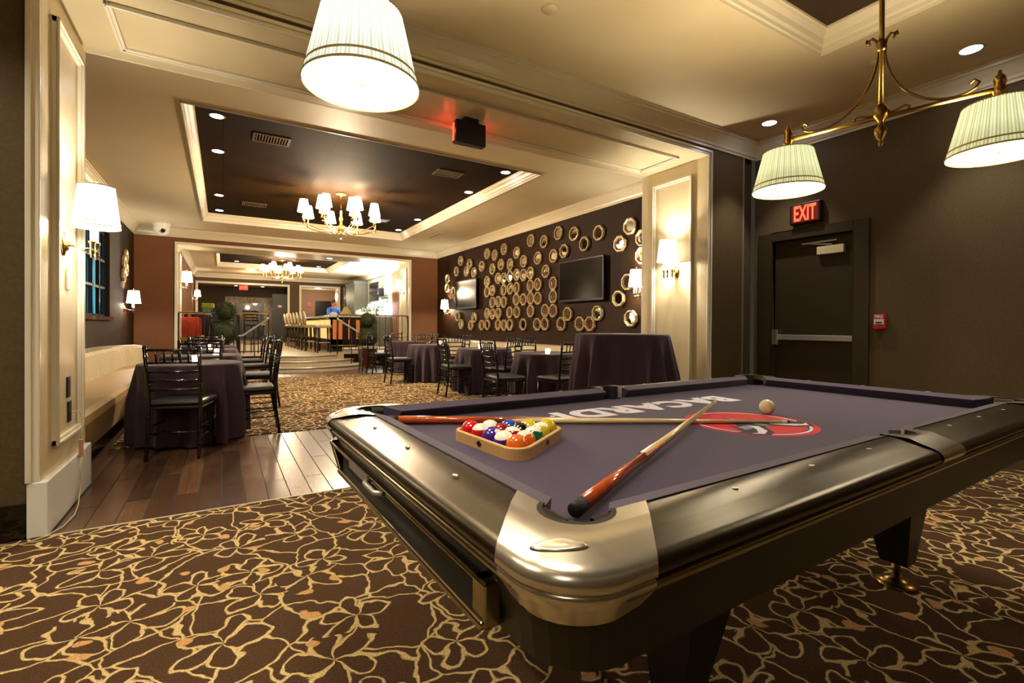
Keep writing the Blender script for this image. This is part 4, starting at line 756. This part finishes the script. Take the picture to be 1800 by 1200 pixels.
# ------------------------------------------------------------------ railings
def railing(label, xa, xb, y, handrail, name='railing'):
    t = thing(name, label, 'railing', (xa, y, PZ), 0, 'iron railings at the platform edge'); L_ = xb-xa
    MB().box((0, -.03, 1.03), (L_, .03, 1.06)).build('top_rail', 'brass', t, bevel=.006); MB().box((0, -.012, .10), (L_, .012, .125)).build('bottom_rail', 'blk', t)
    n = max(2, int(L_/.16))
    for k in range(n+1): MB().tube([(L_*k/n, 0, 0 if k in (0, n) else .1), (L_*k/n, 0, 1.03)], .016 if k in (0, n) else .008, 6).build('baluster', 'blk', t)
    return t
railing('iron railing on the platform edge left of the steps', -.86, .98, FN+.05, 0); railing('iron railing on the platform edge right of the steps', 2.62, 4.55, FN+.05, 0)
for lb, pa, pb, pm in (('curved steel handrail on the left of the steps', (.98, 13.32, PZ+.95), (.35, 12.95, .86), (.66, 13.1, 1.05)), ('curved steel handrail on the right of the steps', (2.60, 13.32, PZ+.95), (3.2, 12.75, .86), (2.9, 13.02, 1.05))):
    t = thing('handrail', lb, 'handrail', pa, 0, 'curved steel handrails'); A = Vector(pa)
    pts = [Vector(pa), Vector(pa)*.85+Vector(pm)*.15+Vector((0, 0, -.02)), Vector(pm), Vector(pb)*.8+Vector(pm)*.2-Vector((0, 0, .03)), Vector(pb), Vector(pb)+(Vector(pb)-Vector(pm))*.18+Vector((0, 0, .03))]
    MB().tube([p-A for p in pts], .022, 10).build('rail', 'chrome', t); p = Vector(pm)-A; MB().tube([p, (p.x, p.y, (.115 if 1 else 0)-A.z)], .012, 8).build('post', 'blk', t); q = Vector(pb)-A; MB().tube([q, (q.x, q.y, -A.z)], .012, 8).build('post', 'blk', t)
# ------------------------------------------------------------------ bar
BX, BY = 2.70, 14.7
t = thing('bar_counter', 'long bar counter with lit panels on the raised platform', 'bar counter', (BX, BY, PZ))
MB().box((0, 0, .12), (.32, 4.9, 1.0)).box((.0, 0, .12), (.95, .32, 1.0)).box((.03, .03, 0), (.32, 4.8, .12)).build('body', 'darkwood', t); MB().box((-.10, -.10, 1.0), (.45, 5.0, 1.055)).box((.40, -.10, 1.0), (1.0, .42, 1.055)).build('counter_top', 'marble', t, bevel=.012)
for k in range(15): MB().box((-.012, .12+k*.315, .36), (0.0, .12+k*.315+.19, .93)).build('lit_panel', 'creamlit', t)
for x_ in (.04, .20, .48, .70): MB().box((x_, -.012, .36), (x_+(.11 if x_ != .48 else .05), 0, .93)).build('amber_panel', 'amber', t)
MB().tube([(-.12, -.12, .18), (-.12, 4.9, .18)], .018, 8).tube([(-.12, -.12, .18), (.9, -.12, .18)], .018, 8).build('foot_rail', 'brass', t)
def stool(label, x, y, rz, back=True):
    t = thing('bar_stool', label, 'bar stool', (x, y, PZ), rz, 'row of oval backed bar stools')
    for sx, sy in ((-1, -1), (1, -1), (1, 1), (-1, 1)): MB().tube([(sx*.19, sy*.17, 0), (sx*.17, sy*.155, .70)], [.016, .027], 8).build('leg', 'darkwood', t)
    MB().tube([(-.18, -.16, .28), (.18, -.16, .28), (.18, .16, .28), (-.18, .16, .28), (-.18, -.16, .28)], .009, 6).build('footrest', 'chrome', t)
    MB().loft([rrect(.20, .19, .05, z=.69), rrect(.215, .205, .06, z=.72), rrect(.21, .20, .06, z=.765), rrect(.16, .15, .05, z=.785)], smooth=True).build('seat', 'cream_leather', t)
    if back:
        m = MB().sphere((0, 0, 0), .2, 24, 1, 1.0, 1).xf(Matrix.Translation((-.23, 0, .98)) @ Matrix.Rotation(-.12, 4, 'Y') @ Matrix.Diagonal((.22, 1.0, 1.0, 1))); m.build('oval_back', 'champagne', t); MB().tube([(-.18, -.1, .72), (-.22, -.1, .85)], .012, 6).tube([(-.18, .1, .72), (-.22, .1, .85)], .012, 6).build('back_support', 'darkwood', t)
for i in range(7): stool('oval backed bar stool, %s in the row from the steps' % ORD[i+1], 2.30-.02*i, 15.35+.66*i, -.25)
stool('bar stool with pale round seat nearest the steps', 2.42, 14.35, PI/2, False)
# back bar
t = thing('back_bar', 'back bar with white glowing shelves and mirror backing', 'back bar', (XW, 17.5, PZ))
MB().box((-.6, .07, 0), (-.02, 3.85, 1.08)).build('cabinet', 'slate', t); MB().box((-.65, .07, 1.08), (-.02, 3.85, 1.13)).build('counter', 'marble', t)
for z, y0, y1 in ((1.13, .0, 2.9), (1.32, .1, 2.8), (1.48, .3, 2.6)): MB().box((-.30 if z > 1.2 else -.4, y0+.08, z), (-.02, y1, z+.16)).build('lit_shelf', 'backlit', t)
for y_ in (.15, 1.0, 1.85, 2.7): MB().box((-.615, y_, .15), (-.6, y_+.75, .95)).build('cooler_door', 'screen', t)
tag(MB().box((XW-.012, 17.6, 1.6), (XW-.001, 21.3, 3.05)).build('wallpaper_panel', 'paper'), 'pale silver patterned wallpaper panel behind bar television', 'wallpaper panel')
tv('angled flat television above the glowing bar shelves', XW-.0135, 18.42, 19.68, 2.05, 2.80, .35)
tag(MB().box((XW-.09, 16.5, PZ), (XW-.002, 17.5, 3.0)).box((XW-.12, 16.47, 2.9), (XW-.002, 17.53, 3.05)).build('pilaster', 'brownwall'), 'dark brown pilaster at right edge of the bar opening', 'pilaster')
tag(MB().box((XW-.55, 21.42, PZ), (XW-.002, 23.1, 3.0)).box((XW-.58, 21.39, 2.9), (XW-.002, 23.13, 3.05)).build('pilaster', 'slate', bevel=.01), 'grey green panelled pilaster left of the bottle shelves', 'pilaster')
tk = thing('wine_rack', 'dark open wine rack beside grey pilaster', 'wine rack', (XW-.56, 23.2, PZ)); MB().box((0, 0, 0), (.5, .6, 2.6)).build('case', 'darkwood', tk)
for k in range(6): MB().box((-.01, .05, .9+k*.28), (0, .55, .92+k*.28)).build('shelf', 'champagne', tk)
def bottle(label, x, y, z, m, s_=1.0, lb='label'):
    t = thing('liquor_bottle', label, 'bottle', (x, y, z), 0, 'bottles on the back bar')
    MB().lathe([(0, 0), (.040*s_, 0), (.042*s_, .02*s_), (.042*s_, .19*s_), (.03*s_, .23*s_), (.014*s_, .25*s_), (.013*s_, .31*s_)], 12).build('glass', m, t); MB().lathe([(.0435*s_, .06*s_), (.0435*s_, .15*s_)], 12, cap=False).build('label', lb, t); MB().lathe([(.015*s_, .30*s_), (.015*s_, .33*s_)], 8).build('cap', 'blk', t)
rnd = random.Random(3); ms = ['glassg', 'glassc', 'glassb', 'glassc', 'glassg', 'glassb']; cn = {'glassg': 'green', 'glassc': 'clear', 'glassb': 'brown'}
for i in range(18):
    m = ms[rnd.randrange(6)]; bottle('%s bottle on the back bar counter, %s from the pilaster end' % (cn[m], ORD[i]), XW-.54+rnd.uniform(-.03, .03), 21.1-i*.2, PZ+1.13, m, rnd.uniform(.95, 1.3), 'redlabel' if rnd.random() < .3 else 'label')
for i in range(12):
    m = ms[rnd.randrange(6)]; bottle('%s bottle on the middle glowing shelf, %s from the pilaster end' % (cn[m], ORD[i]), XW-.35, 20.2-i*.22, PZ+1.29, m, rnd.uniform(.8, 1.0))
for i in range(11):
    m = ms[rnd.randrange(6)]; bottle('%s bottle on the top glowing shelf, %s from the pilaster end' % (cn[m], ORD[i]), XW-.15, 20.0-i*.21, PZ+1.64, m, rnd.uniform(.7, .95))
t = thing('liquor_bottle', 'tall white bottle standing at the left end of bottles', 'bottle', (XW-.75, 22.2, PZ+1.0)); MB().lathe([(0, 0), (.07, 0), (.07, .35), (.03, .42), (.025, .55)], 14).build('glass', 'napkin', t); MB().lathe([(.03, .54), (.03, .60)], 10).build('cap', 'red', t)
tag(MB().box((XW-.9, 21.9, PZ), (XW-.6, 22.6, PZ+1.0)).build('side_cabinet', 'darkwood', bevel=.01), 'dark low cabinet under the tall white bottle', 'cabinet')
m = MB(); rnd = random.Random(5)
m.loft([[(q*.17*math.cos(a)*(1+.15*math.sin(3*a+i)), q*.14*math.sin(a), z*.75) for a in [2*PI*j/18 for j in range(18)]] for i, (q, z) in enumerate(((1, 0), (.9, .1), (.6, .22), (.3, .33), (.1, .36)))], smooth=True); o = m.build('folded_cloth', 'linen'); o.location = (3.16, 14.98, PZ+1.056); tag(o, 'pale yellow cloth heaped on the bar counter end', 'cloth')
m = MB(); m.loft([[(q*.12*math.cos(a), q*.10*math.sin(a), z*.6) for a in [2*PI*j/18 for j in range(18)]] for q, z in ((1, 0), (1.0, .05), (.8, .13), (.4, .18))], smooth=True); o = m.build('napkin_pile', 'napkin'); o.location = (2.84, 15.1, PZ+1.056); tag(o, 'white linen pile on the bar beside yellow cloth', 'napkins')
# person leaning on the bar
def skin_mesh(name, nodes, edges, m, parent, lv=2):
    me = bpy.data.meshes.new(name); me.from_pydata([n[:3] for n in nodes], edges, []); o = bpy.data.objects.new(name, me); C.objects.link(o)
    o.modifiers.new('s', 'SKIN'); sd = o.modifiers.new('d', 'SUBSURF'); sd.levels = sd.render_levels = lv
    for i, n in enumerate(nodes): me.skin_vertices[0].data[i].radius = n[3] if isinstance(n[3], tuple) else (n[3], n[3])
    me.skin_vertices[0].data[0].use_root = True
    dg = bpy.context.evaluated_depsgraph_get(); m2 = bpy.data.meshes.new_from_object(o.evaluated_get(dg)); bpy.data.objects.remove(o)
    for p in m2.polygons: p.use_smooth = True
    m2.materials.clear(); m2.materials.append(K[m]); q = bpy.data.objects.new(name, m2); C.objects.link(q); q.parent = parent; return q
pp = thing('person', 'person in a blue shirt leaning on the bar, head turned right', 'person', (3.42, 18.6, PZ), math.radians(205))  # local +y = facing
nodes = [(0, 0, .92, .13), (0, .0, 1.10, .13), (0, .05, 1.26, .15), (0, .10, 1.36, .10), (0, .13, 1.43, .055), (0, .15, 1.52, .075), (0, .155, 1.60, .08),
         (-.19, .09, 1.34, .055), (-.26, .20, 1.14, .045), (-.16, .40, 1.09, .035), (-.06, .46, 1.09, .026), (.19, .09, 1.34, .055), (.26, .20, 1.14, .045), (.16, .40, 1.09, .035), (.06, .46, 1.09, .026),
         (-.10, -.01, .86, .09), (-.10, .03, .48, .06), (-.10, -.01, .07, .042), (-.10, .13, .04, .038), (.10, -.01, .86, .09), (.10, .03, .48, .06), (.10, -.01, .07, .042), (.10, .13, .04, .038)]
edges = [(0, 1), (1, 2), (2, 3), (3, 4), (4, 5), (5, 6), (3, 7), (7, 8), (8, 9), (9, 10), (3, 11), (11, 12), (12, 13), (13, 14), (0, 15), (15, 16), (16, 17), (17, 18), (0, 19), (19, 20), (20, 21), (21, 22)]
body = skin_mesh('body', nodes, edges, 'skin', pp)
hd = Matrix.Translation((0, .16, 1.575)) @ Matrix.Rotation(.7, 4, 'Z')
f = MB().sphere((0, 0, 0), .1, 20, .8, .98, 1.15).xf(hd); f.build('head', 'skin', pp)
MB().sphere((0, .098, -.01), .016, 8, .8, 1.2, 1.3).sphere((.078, 0, -.005), .02, 8, .4, 1, 1.4).sphere((-.078, 0, -.005), .02, 8, .4, 1, 1.4).xf(hd).build('nose_and_ears', 'skin', pp)
MB().sphere((.03, .088, .02), .010, 8).sphere((-.03, .088, .02), .010, 8).box((-.022, .085, -.052), (.022, .092, -.046)).xf(hd).build('eyes_and_mouth', 'hair', pp)
MB().lathe([(.02, .122), (.06, .105), (.083, .06), (.088, .02), (.084, -.01)], 20, (0, -.012, 0), sx=.98, sy=1.08, cap=True).xf(hd).build('hair', 'hair', pp)
sn = [(0, 0, .86, .15), (0, 0, 1.10, .15), (0, .05, 1.26, .17), (0, .095, 1.36, .12), (0, .12, 1.40, .07), (-.19, .09, 1.34, .07), (-.26, .20, 1.145, .06), (-.17, .38, 1.10, .048), (.19, .09, 1.34, .07), (.26, .20, 1.145, .06), (.17, .38, 1.10, .048)]
skin_mesh('shirt', sn, [(0, 1), (1, 2), (2, 3), (3, 4), (3, 5), (5, 6), (6, 7), (3, 8), (8, 9), (9, 10)], 'blue', pp)
# left side of the bar room
t = thing('drink_ledge', 'narrow cream topped ledge behind the left railing', 'ledge', (-.98, 15.5, PZ)); MB().box((0, -.2, 1.04), (1.5, .2, 1.08)).build('top', 'beige', t, bevel=.005)
for x in (.15, 1.35): MB().box((x-.04, -.05, 0), (x+.04, .05, 1.04)).build('leg', 'darkwood', t)
def lstool(label, x, y, rz):
    t = thing('ladder_back_stool', label, 'bar stool', (x, y, PZ), rz, 'dark ladder back stools')
    for s_ in (-1, 1):
        MB().tube([(s_*.18, .17, 0), (s_*.17, .16, .74)], .015, 8).build('front_leg', 'black', t); MB().tube([(s_*.19, -.2, 0), (s_*.18, -.18, .74), (s_*.19, -.24, 1.16)], .016, 8).build('back_leg', 'black', t)
    MB().box((-.2, -.19, .73), (.2, .19, .78)).build('seat', 'seat', t, bevel=.012)
    for z in (.88, .96, 1.04, 1.12): MB().box((-.18, -.19-(z-.74)*.14-.01, z-.018), (.18, -.19-(z-.74)*.14+.01, z+.018)).build('back_slat', 'black', t)
    for z in (.25, .42): MB().tube([(-.18, .17, z), (.18, .17, z)], .009, 6).tube([(-.18, -.19, z), (.18, -.19, z)], .009, 6).build('stretcher', 'black', t)
lstool('dark ladder back stool behind the railing, left one', -.1, 14.9, .2); lstool('dark ladder back stool behind the railing, right of topiary', .75, 14.8, -.5); lstool('dark ladder back stool farther back near left wall', .05, 16.6, 2.8)
def uchair(label, x, y, rz):
    t = thing('upholstered_chair', label, 'chair', (x, y, PZ), rz, 'orange red upholstered chairs')
    MB().box((-.24, -.24, .36), (.24, .24, .47)).build('seat', 'linen', t, bevel=.02); MB().loft([[(-.23, -.20, .46), (.23, -.20, .46), (.23, -.27, .46), (-.23, -.27, .46)], [(-.23, -.25, .95), (.23, -.25, .95), (.23, -.32, .95), (-.23, -.32, .95)]]).build('backrest', 'orange', t, bevel=.02)
    for sx in (-1, 1):
        for sy in (-1, 1): MB().tube([(sx*.21, sy*.21, 0), (sx*.21, sy*.21, .37)], .018, 8).build('leg', 'darkwood', t)
uchair('orange red chair at the far left wall of platform, left one', -.73, 14.58, 0); uchair('orange red chair at the far left wall of platform, right one', -.7, 15.95, -.1)
t = thing('gift_box', 'patterned teal and white box with yellow green lid', 'box', (-.42, 19.0, 1.472)); MB().box((-.15, -.12, 0), (.13, .12, .19)).build('box_body', 'teal2', t, bevel=.01); MB().box((-.18, -.14, .19), (.18, .14, .35)).build('lid', 'yellow', t, bevel=.03)
t2 = thing('side_cabinet', 'dark cabinet holding the teal box in bar room', 'cabinet', (-.36, 19.0, PZ)); MB().box((-.5, -.3, 0), (.5, .3, 1.07)).build('body', 'darkwood', t2); MB().box((-.54, -.33, 1.07), (.54, .33, 1.12)).build('top', 'black', t2, bevel=.006)
# foyer
tag(MB().box((.10, 27.57, PZ), (2.35, 27.598, 2.50)).build('wallpaper_panel', 'floral'), 'cream floral wallpaper panel at the end of foyer', 'wallpaper panel')
t = thing('fireplace', 'dark fireplace surround centred on the floral panel', 'fireplace', (1.15, 27.4, PZ)); MB().box((-.62, 0, 0), (.62, .16, 1.85)).build('surround', 'darkwood', t, bevel=.01); MB().box((-.7, -.06, 1.0), (.7, .16, 1.05)).build('mantel', 'darkwood', t)
for i, (x, z) in enumerate(((-.2, 1.05), (.0, 1.05), (.2, 1.05))): tag(MB().box((1.15+x-.09, 27.30, PZ+z+.001), (1.15+x+.09, 27.39, PZ+z+.16)).build('decorative_box', 'wax', bevel=.01), 'small amber box on dark mantel, %s one' % ('left', 'middle', 'right')[i], 'box', 'amber boxes on the mantel')
d2 = bpy.data.objects.new('door_2', None); C.objects.link(d2); d2['kind'] = 'structure'; d2.location = (2.55, 27.6, PZ)
MB().box((-.1, -.05, 0), (.95, 0, 2.3)).build('door_panel', 'blk', d2); MB().box((.0, -.06, .3), (.03, -.05, 2.0)).box((.8, -.06, .3), (.83, -.05, 2.0)).box((0, -.06, .3), (.83, -.05, .33)).box((0, -.06, 1.97), (.83, -.05, 2.0)).build('panel_moulding', 'slate', d2)
tag(MB().box((1.9, BK-.035, PZ), (2.52, BK-.005, 2.50)).build('room_door', 'cab', bevel=.005), 'open dark door leaf standing at the right of foyer opening', 'door')
tag(MB().lathe([(0, 0), (.09, 0), (.085, .006), (0, .006)], 20, sx=1, sy=.55).xf(Matrix.Translation((2.2, BK-.036, 1.95)) @ Matrix.Rotation(PI/2, 4, 'X')).build('door_sign', 'label'), 'small oval sign on the dark foyer door leaf', 'sign')
d3 = bpy.data.objects.new('door_3', None); C.objects.link(d3); d3['kind'] = 'structure'; d3.location = (4.9, 28.3, PZ); MB().box((-.55, -.04, 0), (.55, 0, 2.1)).build('door_panel', 'blk', d3)
tag(MB().box((3.95, 28.26, 2.1), (4.15, 28.3, 2.35)).build('wall_sign', 'red'), 'small red sign on the corridor wall behind bar', 'sign')
# ------------------------------------------------------------------ extra room light: cove above bar, fill spots added out of frame to brighten the near room
lamp('AREA', (4.9, 18.3, 2.3), 85, (.92, .97, 1), size=(.5, 3.5), rot=(PI, 0, 0)); lamp('AREA', (5.0, 18.5, 2.0), 10, (.95, .98, 1), size=(.4, 3), rot=(0, 0, 0))
lamp('POINT', (4.2, 26.4, 2.6), 25, SOFT, .1); lamp('POINT', (1.0, 22.5, 2.9), 9, WARM, .15); lamp('POINT', (1.8, 16.0, 2.9), 7, SOFT, .15)
for x, y in ((-1.8, -1.2), (-1.8, 1.4), (-1.75, 2.7), (4.96, -1.2)): lamp('SPOT', (x, y, 3.25), 45, SOFT, .06, spot=120, blend=.7)
